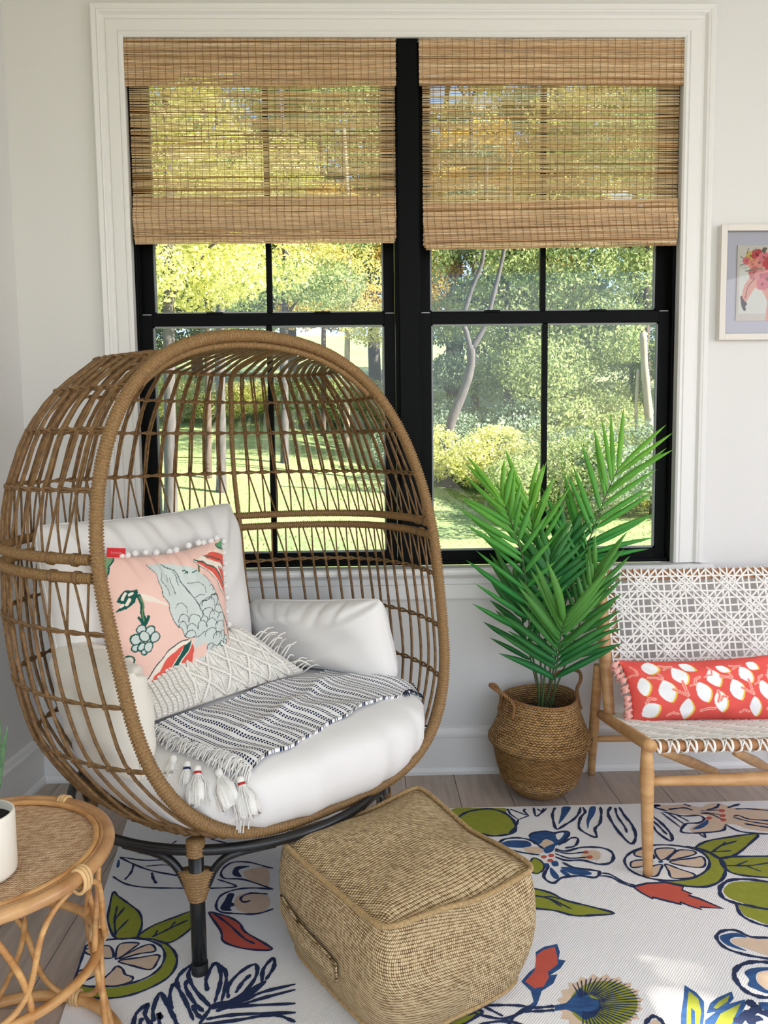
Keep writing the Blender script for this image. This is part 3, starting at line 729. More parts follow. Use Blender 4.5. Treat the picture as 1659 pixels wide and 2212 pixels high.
# ------------------------------------------------------------------ soft things: a pillow hung on four corners
M_white = mat('white_canvas', (0.79, 0.77, 0.755), 0.9, bump=0.05, bscale=500, sheen=0.15)
M_cream = mat('cream_canvas', (0.80, 0.76, 0.68), 0.9, bump=0.05, bscale=500, sheen=0.15)
class Pillow:
    """corners BL, BR, TR, TL in the world; T thickness; face the side the normal points to"""
    def __init__(s, BL, BR, TR, TL, T, pinch=0.05, face=(0, -1, 0), creases=(), noise_amp=0.004, nscale=6.0, power=2.6, edge=0.5, seed=0, sag=0.0, rc=0.0):
        s.rc = rc
        s.c = [np.asarray(q, float) for q in (BL, BR, TR, TL)]; s.T = T; s.pinch = pinch; s.cre = creases; s.na = noise_amp; s.ns = nscale
        s.p = power; s.e = edge; s.seed = seed; s.sag = sag
        n = np.cross(s.c[1]-s.c[0], s.c[3]-s.c[0]); n /= np.linalg.norm(n)
        if n@np.asarray(face, float) < 0: n = -n
        s.n = n
    def mid(s, u, v):
        k = s.pinch
        # outline bows in between the corners
        cr_ = s.rc*(np.abs(u)*np.abs(v))**5; U = u*(1-k*(1-v*v)-cr_); Vv = v*(1-k*(1-u*u)-cr_) - s.sag*np.clip((v+1)/2, 0, 1)*(1-u*u)
        a = (U+1)/2; b = (Vv+1)/2
        return (s.c[0]*((1-a)*(1-b))[..., None]+s.c[1]*(a*(1-b))[..., None]+s.c[2]*(a*b)[..., None]+s.c[3]*((1-a)*b)[..., None])
    def h(s, u, v):
        b = np.clip((1-np.abs(u)**s.p)*(1-np.abs(v)**s.p), 0, 1)
        return s.T/2*b**s.e
    def surf(s, u, v, side=1, off=0.0):
        u = np.asarray(u, float); v = np.asarray(v, float)
        h = s.h(u, v)
        w = np.sin(u*s.ns*1.3+v*s.ns*0.7+s.seed)+np.sin(-u*s.ns*0.8+v*s.ns*1.5+s.seed*2.1)*0.8+np.sin(u*s.ns*2.3-v*s.ns*1.9+s.seed*0.7)*0.5
        env = np.clip((1-u*u)*(1-v*v)*2.2, 0, 1)
        h = h + s.na*w*env
        if side > 0:
            for (u0, v0, u1, v1, wd, dp) in s.cre:
                d = np.array([u1-u0, v1-v0]); L = d@d
                t = np.clip(((u-u0)*d[0]+(v-v0)*d[1])/L, 0, 1)
                q = np.hypot(u-u0-t*d[0], v-v0-t*d[1])
                h = h - dp*np.exp(-(q/wd)**2)*(1-t*0.75)
                h = h + dp*0.55*np.exp(-((q-2.0*wd)/wd)**2)*(1-t*0.75)
            h = np.where((np.abs(u) >= 1) | (np.abs(v) >= 1), 0, np.maximum(h, 0.0))
        else:
            h = np.where((np.abs(u) >= 1) | (np.abs(v) >= 1), 0, h)
        return s.mid(u, v) + s.n*(side*h+off)[..., None]
    def warp(s, N):
        t = np.linspace(-1, 1, N); return np.sign(t)*(1-(1-np.abs(t))**1.5)
    def mesh(s, name, m, N=56, parent=None, colfn=None, base=None, uv=False):
        if colfn is not None: g = np.linspace(-1, 1, N)
        else: g = s.warp(N)
        U, Vv = np.meshgrid(g, g, indexing='ij')
        A = s.surf(U, Vv, 1).reshape(-1, 3)
        gb = s.warp(28) if colfn is not None else g
        U2, V2 = np.meshgrid(gb, gb, indexing='ij')
        B = s.surf(U2, V2, -1).reshape(-1, 3)
        F = np.concatenate([grid_faces(N, N), grid_faces(len(gb), len(gb))[:, ::-1]+N*N])
        fl = np.cross(A[N]-A[0], A[1]-A[0])@s.n
        if np.cross(s.c[1]-s.c[0], s.c[3]-s.c[0])@s.n < 0: F = F[:, ::-1]
        ob = obj(name, np.concatenate([A, B]), F, m, parent, base=base if parent is None else None)
        if colfn is not None:
            c1 = colfn(U.ravel(), Vv.ravel()); c2 = np.tile(np.asarray(colfn.back, float), (len(B), 1))
            color_attr(ob.data, np.concatenate([c1, c2]))
        return ob
    def piping(s, r, m, parent, name='piping', n=44):
        t = np.linspace(-1, 1, n)[:-1]
        P = np.concatenate([s.mid(t, -np.ones(n-1)), s.mid(np.ones(n-1), t), s.mid(-t, np.ones(n-1)), s.mid(-np.ones(n-1), -t)])
        V, F = tube(P, r, 6, closed=True); return obj(name, V, F, m, parent)

# seat cushion: thick round pad, rounded over the front
def pad(U, Vs, vc, z0, z1, name, label, m):
    nth, nph = 110, 30
    th = np.arange(nth)*2*PI/nth; ph = np.linspace(-PI/2, PI/2, nph)
    e = 2.7
    cu = np.sign(np.cos(th))*np.abs(np.cos(th))**(2/e); cv = np.sign(np.sin(th))*np.abs(np.sin(th))**(2/e)
    q = 0.22
    rr = np.abs(np.cos(ph))**q; zz = np.sign(np.sin(ph))*np.abs(np.sin(ph))**0.65
    zc, hz = (z0+z1)/2, (z1-z0)/2
    low = np.where(zz < 0, 1+0.10*zz, 1.0+0.0*zz)
    R = (rr*low)[None, :]
    front = np.clip(cv, 0, 1)[:, None]
    u = U*cu[:, None]*R; v = vc+Vs*cv[:, None]*R
    lump = 0.006*np.sin(th*23)[:, None]*np.abs(np.cos(ph))[None, :]*(np.abs(zz) < 0.9)[None, :]*front + 0.004*np.sin(th*41+1)[:, None]*np.cos(ph)[None, :]*front
    v = v+lump
    v = v + 0.030*np.clip(cv, 0, 1)[:, None]*np.clip(-zz+0.2, 0, 1)[None, :]
    z = zc+hz*zz[None, :]-0.022*np.clip(-zz, 0, 1)[None, :]*np.clip(cv, 0, 1)[:, None]+0.012*np.sin(u*5)*np.cos(v*6)*(zz[None, :] > 0) + np.clip(zz, 0, 1)[None, :]*0.02*(1-(u/U)**2)
    z = z - 0.028*np.clip((v-vc)/Vs, 0, 1)*np.clip(zz, 0, 1)[None, :]
    P = cl(u, v, z).reshape(-1, 3)
    F = grid_faces(nth, nph, wrap_u=True)
    o = obj(name, P, F, m, base=tuple(cl(0, vc, z0)))
    tag(o, label, 'cushion'); return o
seat = pad(0.485, 0.44, -0.245, 0.345, 0.525, 'seat_cushion', 'thick round white seat cushion filling the bottom of the egg chair', M_white)
from mathutils.bvhtree import BVHTree
_sv = np.zeros(len(seat.data.vertices)*3); seat.data.vertices.foreach_get('co', _sv); _sv = _sv.reshape(-1, 3)+np.array(seat.location)
SEATB = BVHTree.FromPolygons(_sv.tolist(), [list(p.vertices) for p in seat.data.polygons])
def seat_top(u, v):
    u, v = np.broadcast_arrays(np.asarray(u, float), np.asarray(v, float)); out = np.zeros(u.shape)
    for ix in np.ndindex(u.shape):
        w_ = cl(u[ix], v[ix], 1.0); h = SEATB.ray_cast(Vector(w_), Vector((0, 0, -1)))
        out[ix] = h[0].z if h[0] is not None else 0.36
    return out
def seat_top_smooth(u, v):
    z = 0.525 + 0.012*np.sin(u*5)*np.cos(v*6) + 0.02*(1-(u/0.485)**2) - 0.028*np.clip((v+0.245)/0.44, 0, 1)
    # falls away over the rounded front
    rho = (np.abs(u/0.485)**2.7+np.abs((v+0.245)/0.44)**2.7)**(1/2.7)
    drop = 0.085*(1-np.clip(1-np.clip(rho, 0, 1.0)**4, 0, 1)**0.6)
    return z-drop*0.75

# back cushion with slumped top edge
P = Pillow(cl(-0.50, -0.345, 0.52), cl(0.17, -0.52, 0.52), cl(0.175, -0.625, 1.085), cl(-0.545, -0.44, 1.075), 0.21, pinch=0.03, face=CN, power=3.2, edge=0.46, rc=0.05,
    creases=[(-0.75, 1.0, -0.6, 0.2, 0.05, 0.012), (-0.4, 1.0, -0.25, 0.1, 0.06, 0.014), (-0.05, 1.0, 0.12, 0.35, 0.05, 0.013), (0.3, 1.0, 0.35, 0.5, 0.05, 0.010), (0.62, 1.0, 0.5, 0.3, 0.06, 0.012), (0.95, 0.9, 0.5, 0.1, 0.07, 0.012)],
    noise_amp=0.005, seed=1.3, sag=0.05)
o = P.mesh('back_cushion', M_white, 90, base=tuple(cl(-0.17, -0.42, 0.53))); tag(o, 'large white back cushion standing behind the bird print pillow in the egg chair', 'cushion')
P.piping(0.0028, M_white, o)
# side cushions
P = Pillow(cl(0.25, -0.59, 0.53), cl(0.415, -0.05, 0.53), cl(0.375, -0.09, 0.795), cl(0.225, -0.625, 0.735), 0.19, pinch=0.03, face=-CA, power=3.2, edge=0.46, rc=0.06,
    creases=[(-0.8, 1.0, -0.6, 0.55, 0.04, 0.007), (-0.5, 1.0, -0.4, 0.6, 0.04, 0.008), (-0.25, 1.0, -0.2, 0.55, 0.035, 0.008), (0.05, 1.0, 0.0, 0.6, 0.04, 0.009), (0.3, 1.0, 0.18, 0.45, 0.04, 0.011), (0.55, 1.0, 0.42, 0.5, 0.04, 0.009), (0.97, 0.97, 0.5, 0.55, 0.07, 0.011)],
    noise_amp=0.003, seed=0.4, sag=0.05)
o = P.mesh('side_cushion', M_white, 80, base=tuple(cl(0.33, -0.3, 0.51))); tag(o, 'white side cushion at the right inside the egg chair, behind the striped throw', 'cushion')
P.piping(0.0026, M_white, o)
P = Pillow(cl(-0.40, -0.50, 0.48), cl(-0.44, -0.04, 0.47), cl(-0.455, -0.055, 0.735), cl(-0.485, -0.42, 0.765), 0.15, pinch=0.015, face=CA, power=5.0,
    creases=[(0.9, 0.9, 0.2, 0.3, 0.06, 0.010), (-0.2, 1, -0.1, 0.3, 0.05, 0.010)], noise_amp=0.004, seed=2.2)
o = P.mesh('side_cushion', M_cream, 60, base=tuple(cl(-0.42, -0.3, 0.49))); tag(o, 'cream side cushion at the left inside the egg chair, seen through the wires', 'cushion')
P.piping(0.0026, M_cream, o)

# ---- prints rasterised to plain colours on the cloth
def inpoly(x, y, poly):
    poly = np.asarray(poly, float); r = np.zeros(x.shape, bool); j = len(poly)-1
    for i in range(len(poly)):
        xi, yi = poly[i]; xj, yj = poly[j]
        if yi != yj:
            r ^= ((yi > y) != (yj > y)) & (x < (xj-xi)*(y-yi)/(yj-yi)+xi)
        j = i
    return r
def near(x, y, line, w):
    line = np.asarray(line, float); r = np.zeros(x.shape, bool)
    for a, b in zip(line[:-1], line[1:]):
        d = b-a; L = max(d@d, 1e-9); t = np.clip(((x-a[0])*d[0]+(y-a[1])*d[1])/L, 0, 1)
        r |= np.hypot(x-a[0]-t*d[0], y-a[1]-t*d[1]) < w
    return r
def homog(src, dst):
    A = []; b = []
    for (x, y), (u, v) in zip(src, dst):
        A.append([x, y, 1, 0, 0, 0, -u*x, -u*y]); b.append(u); A.append([0, 0, 0, x, y, 1, -v*x, -v*y]); b.append(v)
    h = np.linalg.solve(np.array(A, float), np.array(b, float)); return np.append(h, 1).reshape(3, 3)
# bird pillow; the design is drawn on a sheet 1300 wide
HB = homog([(-1, -1), (1, -1), (1, 1), (-1, 1)], [(265, 1400), (1370, 1345), (1470, 50), (95, 235)])
DG = srgb(14, 84, 74); RED = srgb(224, 92, 78); PINK = srgb(240, 200, 187); CRM = srgb(238, 226, 212); BIRD = srgb(206, 214, 210); LINE = srgb(60, 78, 80)
def bird_print(u, v):
    d = HB@np.stack([u, v, np.ones_like(u)]); x = d[0]/d[2]; y = d[1]/d[2]
    x = x+4*np.sin(y/23.0); y = y+4*np.sin(x/19.0)
    c = np.tile(np.array(PINK), (len(u), 1))
    def fill(poly, col): c[inpoly(x, y, poly)] = col
    def line(pl, w, col): c[near(x, y, pl, w)] = col
    def ring(cx, cy, r, w, col, infill): 
        q = np.hypot(x-cx, y-cy); c[q < r+w] = col; c[q < r-w*0.2] = infill
    fill([(360, 590), (450, 600), (590, 680), (620, 720), (560, 690), (420, 650)], CRM)
    fill([(490, 290), (545, 390), (575, 520), (590, 620), (625, 700), (630, 760), (650, 840), (700, 900), (745, 930), (770, 1000), (820, 1020), (870, 1020), (850, 1100), (850, 1200), (1000, 1240), (1180, 1200), (1260, 1120), (1260, 900), (1240, 720), (1180, 590), (1110, 500), (1060, 440), (1000, 370), (930, 320), (760, 290), (640, 270)], BIRD)
    fill([(860, 1110), (1010, 1080), (1010, 1190), (900, 1200), (850, 1200)], PINK)
    line([(490, 290), (545, 390), (575, 520), (590, 620), (625, 700), (630, 760), (650, 840), (700, 900), (745, 930), (770, 1000), (820, 1020), (900, 1020), (1000, 985)], 3.5, LINE)
    line([(640, 285), (740, 360), (790, 470), (840, 570), (900, 660), (970, 740), (1000, 830)], 5, LINE)
    for pl in ([(600, 380), (590, 450), (640, 560), (655, 620)], [(690, 430), (700, 530), (725, 610)], [(720, 370), (750, 440), (760, 520)], [(660, 400), (670, 470)],
               [(690, 740), (715, 705), (770, 700), (815, 740), (820, 790)], [(900, 660), (960, 640), (1030, 640)], [(860, 510), (960, 500), (1040, 560), (1060, 620)],
               [(1110, 560), (1140, 545), (1170, 590), (1150, 600)], [(1060, 430), (1110, 500), (1180, 590), (1240, 720), (1262, 900), (1260, 1040)]): line(pl, 3.2, LINE)
    for (cx, cy, r) in [(770, 860, 55), (900, 870, 55), (860, 950, 50), (760, 910, 40), (980, 930, 45), (1010, 880, 35), (830, 1000, 45), (1170, 690, 50), (1080, 740, 70), (1200, 800, 45), (1060, 830, 60), (1130, 860, 55), (1220, 880, 45), (1090, 930, 55), (1190, 960, 55), (1070, 1020, 60), (1160, 1050, 50), (1230, 1040, 40), (1060, 1130, 40), (1120, 1160, 45), (1200, 1140, 40)]:
        q = np.hypot((x-cx)/1.15, y-cy); m = (np.abs(q-r) < 3.4) & (y < cy+r*0.25); c[m] = LINE
    line([(970, 740), (1000, 700), (1080, 690), (1130, 650), (1200, 650), (1225, 710), (1190, 750)], 4.5, LINE)
    for pl in ([(820, 365), (870, 370), (885, 400)], [(850, 400), (890, 380)], [(930, 390), (985, 380)]): line(pl, 6, DG)
    # leaf in the upper right corner
    fill([(985, 262), (1130, 215), (1250, 170), (1400, 170), (1460, 300), (1440, 450), (1412, 700), (1400, 760), (1330, 650), (1240, 510), (1120, 380), (1010, 296)], CRM)
    fill([(1140, 212), (1290, 180), (1400, 240), (1440, 330), (1428, 430), (1330, 330), (1230, 280), (1150, 245)], RED)
    fill([(1010, 275), (1110, 290), (1210, 350), (1290, 430), (1360, 540), (1380, 620), (1392, 715), (1340, 615), (1260, 505), (1160, 392), (1060, 312)], RED)
    fill([(1280, 370), (1370, 420), (1404, 480), (1392, 600), (1330, 470)], RED)
    line([(1000, 255), (1100, 290), (1210, 352), (1300, 445), (1370, 590)], 9, DG); line([(1130, 222), (1260, 250), (1350, 310), (1425, 400)], 6, DG)
    line([(980, 268), (1120, 385), (1240, 515), (1330, 650), (1395, 750)], 4, LINE); line([(1290, 365), (1370, 410), (1425, 480)], 4, LINE)
    line([(1035, 330), (1010, 390)], 12, srgb(110, 120, 80))
    fill([(1330, 110), (1420, 80), (1470, 60), (1480, 210), (1440, 190), (1380, 150)], srgb(96, 150, 110))
    line([(1340, 110), (1440, 180)], 7, DG)
    # fruit slice at the bottom
    fill([(400, 1345), (470, 1240), (600, 1110), (700, 1050), (800, 1030), (840, 1040), (870, 1240), (830, 1300), (640, 1345)], CRM)
    fill([(480, 1315), (500, 1268), (545, 1240), (600, 1165), (700, 1092), (770, 1068), (720, 1130), (600, 1310), (560, 1345), (500, 1345)], RED)
    fill([(640, 1330), (730, 1230), (800, 1120), (835, 1060), (850, 1100), (862, 1230), (815, 1290)], RED)
    fill([(840, 1030), (760, 1078), (690, 1190), (575, 1340), (622, 1330), (720, 1220), (795, 1112)], DG)
    line([(395, 1350), (470, 1240), (600, 1110), (700, 1050), (800, 1028)], 5, LINE)
    # berries
    line([(405, 880), (407, 790), (395, 700), (368, 610)], 17, DG); line([(405, 830), (405, 700), (375, 620)], 6, srgb(100, 140, 90))
    for pl in ([(400, 870), (370, 800)], [(410, 870), (445, 790)]): line(pl, 11, DG)
    fill([(355, 545), (258, 565), (205, 655), (240, 680), (205, 745), (275, 725), (335, 660), (362, 600)], DG)
    for pl in ([(270, 590), (250, 640)], [(300, 640), (270, 690)], [(235, 700), (245, 690)], [(320, 580), (300, 600)]): line(pl, 11, CRM)
    for (cx, cy, r) in [(405, 1072, 22), (340, 1030, 26), (380, 1035, 26), (385, 900, 32), (455, 912, 34), (492, 972, 38), (442, 1038, 36), (335, 970, 36), (400, 958, 38)]: ring(cx, cy, r, 9, DG, BIRD)
    for (cx, cy, r) in [(295, 1125, 32), (315, 1180, 30), (342, 1236, 32)]: ring(cx, cy, r, 10, DG, CRM)
    fill([(90, 250), (232, 228), (180, 330), (150, 445), (100, 460)], srgb(120, 158, 116)); line([(232, 232), (180, 330), (150, 445)], 6, DG)
    line([(1270, 860), (1322, 935), (1352, 1100)], 8, DG); line([(1392, 880), (1365, 965), (1325, 950)], 7, DG)
    for (cx, cy) in [(1210, 1110), (1260, 1090), (1240, 1150), (1280, 1060), (1370, 1080)]: ring(cx, cy, 20, 6, DG, BIRD)
    return c
bird_print.back = PINK
M_print = attr_mat('printed_cotton', 0.85, bump=0.06, bscale=700, sheen=0.1)
PB = Pillow(cl(-0.415, -0.245, 0.600), cl(-0.035, -0.305, 0.600), cl(-0.012, -0.385, 0.990), cl(-0.42, -0.325, 0.985), 0.13, pinch=0.055, face=CN, noise_amp=0.003, seed=3.0, sag=0.055,
    creases=[(-0.2, 1.0, -0.1, 0.4, 0.05, 0.007), (0.15, 1.0, 0.2, 0.5, 0.05, 0.008), (0.9, 0.9, 0.3, 0.5, 0.07, 0.008), (-0.6, 1, -0.5, 0.5, 0.05, 0.005)])
bp = PB.mesh('print_pillow', M_print, 230, colfn=bird_print, base=tuple(cl(-0.27, -0.19, 0.60))); tag(bp, 'square pink pillow printed with a bird, berries and red leaves, white pompom edge', 'pillow')
M_pom = mat('white_pompom', (0.85, 0.84, 0.83), 0.95, bump=0.8, bscale=260, sheen=0.3)
def ball(c, r, seg=12):
    th = np.linspace(-PI/2, PI/2, seg//2+2); pr = [(max(r*math.cos(t), 1e-4), r*math.sin(t)) for t in th]; return lathe(pr, c, seg)
for i, t in enumerate([-0.93, -0.64, -0.55, -0.44, -0.28, -0.12, 0.10, 0.20, 0.42, 0.58, 0.68, 0.80, 0.92]):
    p = PB.mid(np.array(t), np.array(1.0))+np.array([0, 0, 0.008+0.004*math.sin(i*5)])+PB.n*0.006*math.sin(i*3.1)
    obj('pompom', *ball(p, 0.0105), M_pom, bp)
for i, t in enumerate([0.95, 0.78, 0.62, 0.46, 0.28, 0.1, -0.1, -0.3]):
    p = PB.mid(np.array(1.0), np.array(t))+CA*(0.009+0.003*math.sin(i*4)); obj('pompom', *ball(p, 0.0105), M_pom, bp)
for i, t in enumerate([0.9]):
    p = PB.mid(np.array(-1.0), np.array(t))-CA*0.009; obj('pompom', *ball(p, 0.0105), M_pom, bp)
A_ = PB.mid(np.array(-0.86), np.array(0.985))+PB.n*0.004; B_ = PB.mid(np.array(-0.60), np.array(0.985))+PB.n*0.004
up_ = np.array([0, 0, 1.0])*0.026+PB.n*0.006; nn_ = PB.n*0.0012
V = [A_, B_, B_+up_, A_+up_, A_+nn_, B_+nn_, B_+up_+nn_, A_+up_+nn_]
tg = obj('fabric_tag', V, [(0, 3, 2, 1), (4, 5, 6, 7), (0, 1, 5, 4), (1, 2, 6, 5), (2, 3, 7, 6), (3, 0, 4, 7)], mat('red_tag', srgb(206, 32, 40), 0.7), bp, smooth=False, label='small red fabric tag with tiny pale lettering')
m = MB()     # the lettering on the tag is a row of unreadable strokes
for q in range(11):
    f = 0.22+q*0.055; h = [0.3, 0.22, 0.26, 0.2, 0.3, 0.22, 0.28, 0.2, 0.3, 0.24, 0.2][q]
    a = A_*(1-f)+B_*f+nn_*1.3+up_*0.36; b = a+up_*h
    m.tube([a, b], 0.0006, 4)
m.build('stitched_lettering', mat('pale_thread', srgb(236, 170, 170), 0.8), tg, kind='stuff')

# ---- macrame lumbar pillow
M_cord = mat('macrame_cord', srgb(246, 242, 234), 0.9, var=0.10, scale=120, bump=0.4, bscale=600)
M_knit = mat('macrame_knit', srgb(242, 237, 226), 0.95, bump=0.9, bscale=170, var=0.18, scale=150)
PM = Pillow(cl(-0.345, -0.205, 0.548), cl(0.215, -0.285, 0.548), cl(0.035, -0.375, 0.715), cl(-0.405, -0.285, 0.715), 0.10, pinch=0.04, face=np.array(CN)*0.6+np.array([0, 0, 1]), noise_amp=0.003, seed=5, power=2.2)
mp_ = PM.mesh('macrame_pillow', M_knit, 60, base=tuple(cl(-0.12, -0.27, 0.555))); tag(mp_, 'off-white macrame lumbar pillow with diamond cords, lying before the bird print pillow', 'pillow')
def oncord(pts, r, off=0.0, n=14, seg=6):
    q = spline(np.asarray(pts, float), n); return tube(PM.surf(q[:, 0], q[:, 1], 1, r*0.7+off), r, seg)
du = 0.29; u_l = -0.42
cols = [u_l+du*i for i in range(5)]
for i in range(-1, 5):      # thick crossing cords
    for sgn in (1, -1):
        a = (u_l+du*i, -0.96*sgn); b = (u_l+du*(i+2), 0.96*sgn)
        t0 = max(0, (u_l-a[0])/(b[0]-a[0])); t1 = min(1, (0.80-a[0])/(b[0]-a[0]))
        if t1-t0 < 0.1: continue
        p0 = (a[0]+(b[0]-a[0])*t0, a[1]+(b[1]-a[1])*t0); p1 = (a[0]+(b[0]-a[0])*t1, a[1]+(b[1]-a[1])*t1)
        V, F = oncord([p0, ((p0[0]+p1[0])/2, (p0[1]+p1[1])/2), p1], 0.0042, 0.002); obj('diamond_cord', V, F, M_cord, mp_)
for u in (-0.44, 0.82):
    V, F = oncord([(u-0.05, -0.97), (u+0.02, 0), (u-0.05, 0.97)], 0.0042, 0.001, 18); obj('edge_cord', V, F, M_cord, mp_)
m = MB()      # fans of thin cord gathered to a knot inside every diamond
for i in range(5):
    for j in (-0.96, -0.0, 0.96) if i % 2 else (-0.48, 0.48):
        pass
cells = []
for a in range(0, 10):
    for b in range(-4, 5):
        uc = u_l+du*a*0.5; vc = 0.96*b*0.5
        if (a+b) % 2 == 1 and abs(vc) < 0.97: cells.append((uc, vc))
for uc, vc in cells:
    for q in np.linspace(-0.86, 0.86, 11):
        for s in (-1, 1):
            e = (uc+s*du*0.5*(1-abs(q))*0.9, vc+q*0.48*0.95)
            if not (u_l-0.02 < e[0] < 0.82 and abs(e[1]) < 0.97): continue
            st = (uc+s*0.012, vc+q*0.05)
            if not (u_l-0.1 < st[0] < 0.86 and abs(st[1]) < 0.98): continue
            md = ((e[0]*0.5+st[0]*0.5), vc+q*0.48*0.62*0.75)
            m.add(*oncord([st, md, e], 0.0021, 0.0, 6, 5))
m.build('fan_cords', M_cord, mp_, kind='stuff')
m = MB()      # knotted ends
for side in (-1, 1):
    for a in np.linspace(0.50, 0.97, 9) if side < 0 else np.linspace(0.85, 0.97, 4):
        for v in np.linspace(-0.93, 0.93, 19):
            u = side*a+0.012*math.sin(v*60); 
            m.add(*oncord([(u-0.02, v-0.03), (u+0.02, v+0.03)], 0.0030, 0.0, 3, 5)); m.add(*oncord([(u-0.02, v+0.045), (u+0.02, v-0.0)], 0.0030, 0.0005, 3, 5))
m.build('knots', M_cord, mp_, kind='stuff')
for side, vs in ((1, np.linspace(-0.98, 0.5, 16)), (-1, np.linspace(-0.98, 0.2, 12))):
    for v in vs:
        p = PM.mid(np.array(side*1.0), np.array(v)); ax = CA*side
        L = rng.uniform(0.05, 0.085); d = ax*L*rng.uniform(0.6, 1)+np.array([0, 0, 1])*rng.uniform(-0.01, 0.05)*(1 if v > -0.6 else 0.3)+CN*rng.normal(0, 0.025)
        e = p+d; e[2] = max(e[2], 0.552)
        V, F = tube(spline([p, p+d*0.55+np.array([0, 0, 0.012]), e], 7), 0.0024, 5); obj('fringe_cord', V, F, M_cord, mp_)

# ---- striped throw
def throw_mat():
    m = bpy.data.materials.new('striped_weave'); m.use_nodes = True
    n = m.node_tree.nodes; L = m.node_tree.links; b = n['Principled BSDF']
    uv = n.new('ShaderNodeUVMap'); sp = n.new('ShaderNodeSeparateXYZ'); L.new(uv.outputs[0], sp.inputs[0])
    def M(op, a, bb=None, c=None):
        x = n.new('ShaderNodeMath'); x.operation = op
        for i, v in enumerate((a, bb, c)):
            if v is None: continue
            if isinstance(v, (int, float)): x.inputs[i].default_value = v
            else: L.new(v, x.inputs[i])
        return x.outputs[0]
    U, Vv = sp.outputs[0], sp.outputs[1]       # metres along and across
    p = M('FRACT', M('MULTIPLY', M('ADD', U, M('MULTIPLY', M('SINE', M('MULTIPLY', Vv, 34.0)), 0.0028)), 1/0.050))
    lines = None
    for c0, w, dn in ((0.13, 0.062, 88), (0.28, 0.062, 88), (0.61, 0.054, 100), (0.75, 0.054, 100)):
        d = M('ABSOLUTE', M('SUBTRACT', p, c0)); inl = M('LESS_THAN', d, w)
        sh = M('MULTIPLY', M('SUBTRACT', p, c0), 2.4 if c0 < 0.5 else -2.4)
        da = M('LESS_THAN', M('FRACT', M('ADD', M('MULTIPLY', Vv, dn), sh)), 0.62)
        k = M('MULTIPLY', inl, da); lines = k if lines is None else M('MAXIMUM', lines, k)
    mx = n.new('ShaderNodeMix'); mx.data_type = 'RGBA'; L.new(lines, mx.inputs[0])
    mx.inputs[6].default_value = (0.87, 0.86, 0.85, 1); mx.inputs[7].default_value = (*srgb(34, 46, 78), 1)
    L.new(mx.outputs[2], b.inputs['Base Color']); b.inputs['Roughness'].default_value = 0.95; b.inputs['Specular IOR Level'].default_value = 0.15
    nz = n.new('ShaderNodeTexNoise'); nz.inputs['Scale'].default_value = 500; bp = n.new('ShaderNodeBump'); bp.inputs['Strength'].default_value = 0.25; bp.inputs['Distance'].default_value = 0.002
    tc = n.new('ShaderNodeTexCoord'); L.new(tc.outputs['Object'], nz.inputs['Vector']); L.new(nz.outputs['Fac'], bp.inputs['Height']); L.new(bp.outputs[0], b.inputs['Normal'])
    return m
M_throw = throw_mat(); M_tassel = mat('white_yarn', (0.84, 0.82, 0.78), 0.95, bump=0.5, bscale=300)
nu, nv = 120, 60
s = np.linspace(0, 1, nu)[:, None]; t = np.linspace(0, 1, nv)[None, :]
A, B, C, D = np.array([-0.335, -0.195]), np.array([0.365, -0.265]), np.array([0.475, 0.015]), np.array([-0.245, 0.135])   # back left, back right, front right, front left
uvp = ((1-s)*(1-t))[..., None]*A+(s*(1-t))[..., None]*B+(s*t)[..., None]*C+((1-s)*t)[..., None]*D
wig = 0.008*np.sin(s*23+t*3)+0.006*np.sin(s*41-t*5)
uvp = uvp+np.stack([np.zeros_like(wig*t), wig*t*0.6], -1)
zt = seat_top(uvp[..., 0], uvp[..., 1])+0.014
rip = 0.006*np.sin(s*26+2.2*np.sin(t*3.1)+1)*np.sin(t*PI)**0.5+0.005*np.sin(s*13-t*6+0.5)+0.010*np.exp(-((t-0.45-0.12*np.sin(s*6))/0.07)**2)*np.sin(s*PI)
zt = zt+np.clip(rip, -0.006, 1)
P = cl(uvp[..., 0], uvp[..., 1], zt)
def sheet(name, P, th, m, parent=None, base=None, U=None, T_=None):
    nu, nv = P.shape[:2]
    nrm = np.cross(np.gradient(P, axis=0), np.gradient(P, axis=1)); nrm /= np.linalg.norm(nrm, axis=2, keepdims=True)
    if nrm[nu//2, nv//2, 2] < 0: nrm = -nrm
    V = np.concatenate([P.reshape(-1, 3), (P-nrm*th).reshape(-1, 3)])
    F = grid_faces(nu, nv); F2 = F[:, ::-1]+nu*nv
    rim = []
    idx = np.arange(nu*nv).reshape(nu, nv)
    loop = np.concatenate([idx[:, 0], idx[-1, 1:], idx[-2::-1, -1], idx[0, -2:0:-1]])
    for i in range(len(loop)):
        a, b = loop[i], loop[(i+1) % len(loop)]; rim.append((a, b, b+nu*nv, a+nu*nv))
    F = np.concatenate([F, F2, np.array(rim)])
    o = obj(name, V, F, m, parent, base=base)
    if U is not None:
        uvl = o.data.uv_layers.new(name='UVMap'); li = np.zeros(len(o.data.loops), dtype=np.int32); o.data.loops.foreach_get('vertex_index', li)
        UU = np.concatenate([np.stack([U, T_], -1).reshape(-1, 2)]*2); uvl.data.foreach_set('uv', UU[li].astype(np.float32).ravel())
    return o
Ug = np.broadcast_to(s*0.80, (nu, nv)); Tg = np.broadcast_to(t*0.40, (nu, nv))
th = sheet('throw_blanket', P, 0.010, M_throw, base=tuple(cl(0.05, -0.1, 0.54)), U=Ug, T_=Tg)
tag(th, 'white throw with navy dashed stripes and tasselled end spread over the seat cushion', 'blanket')
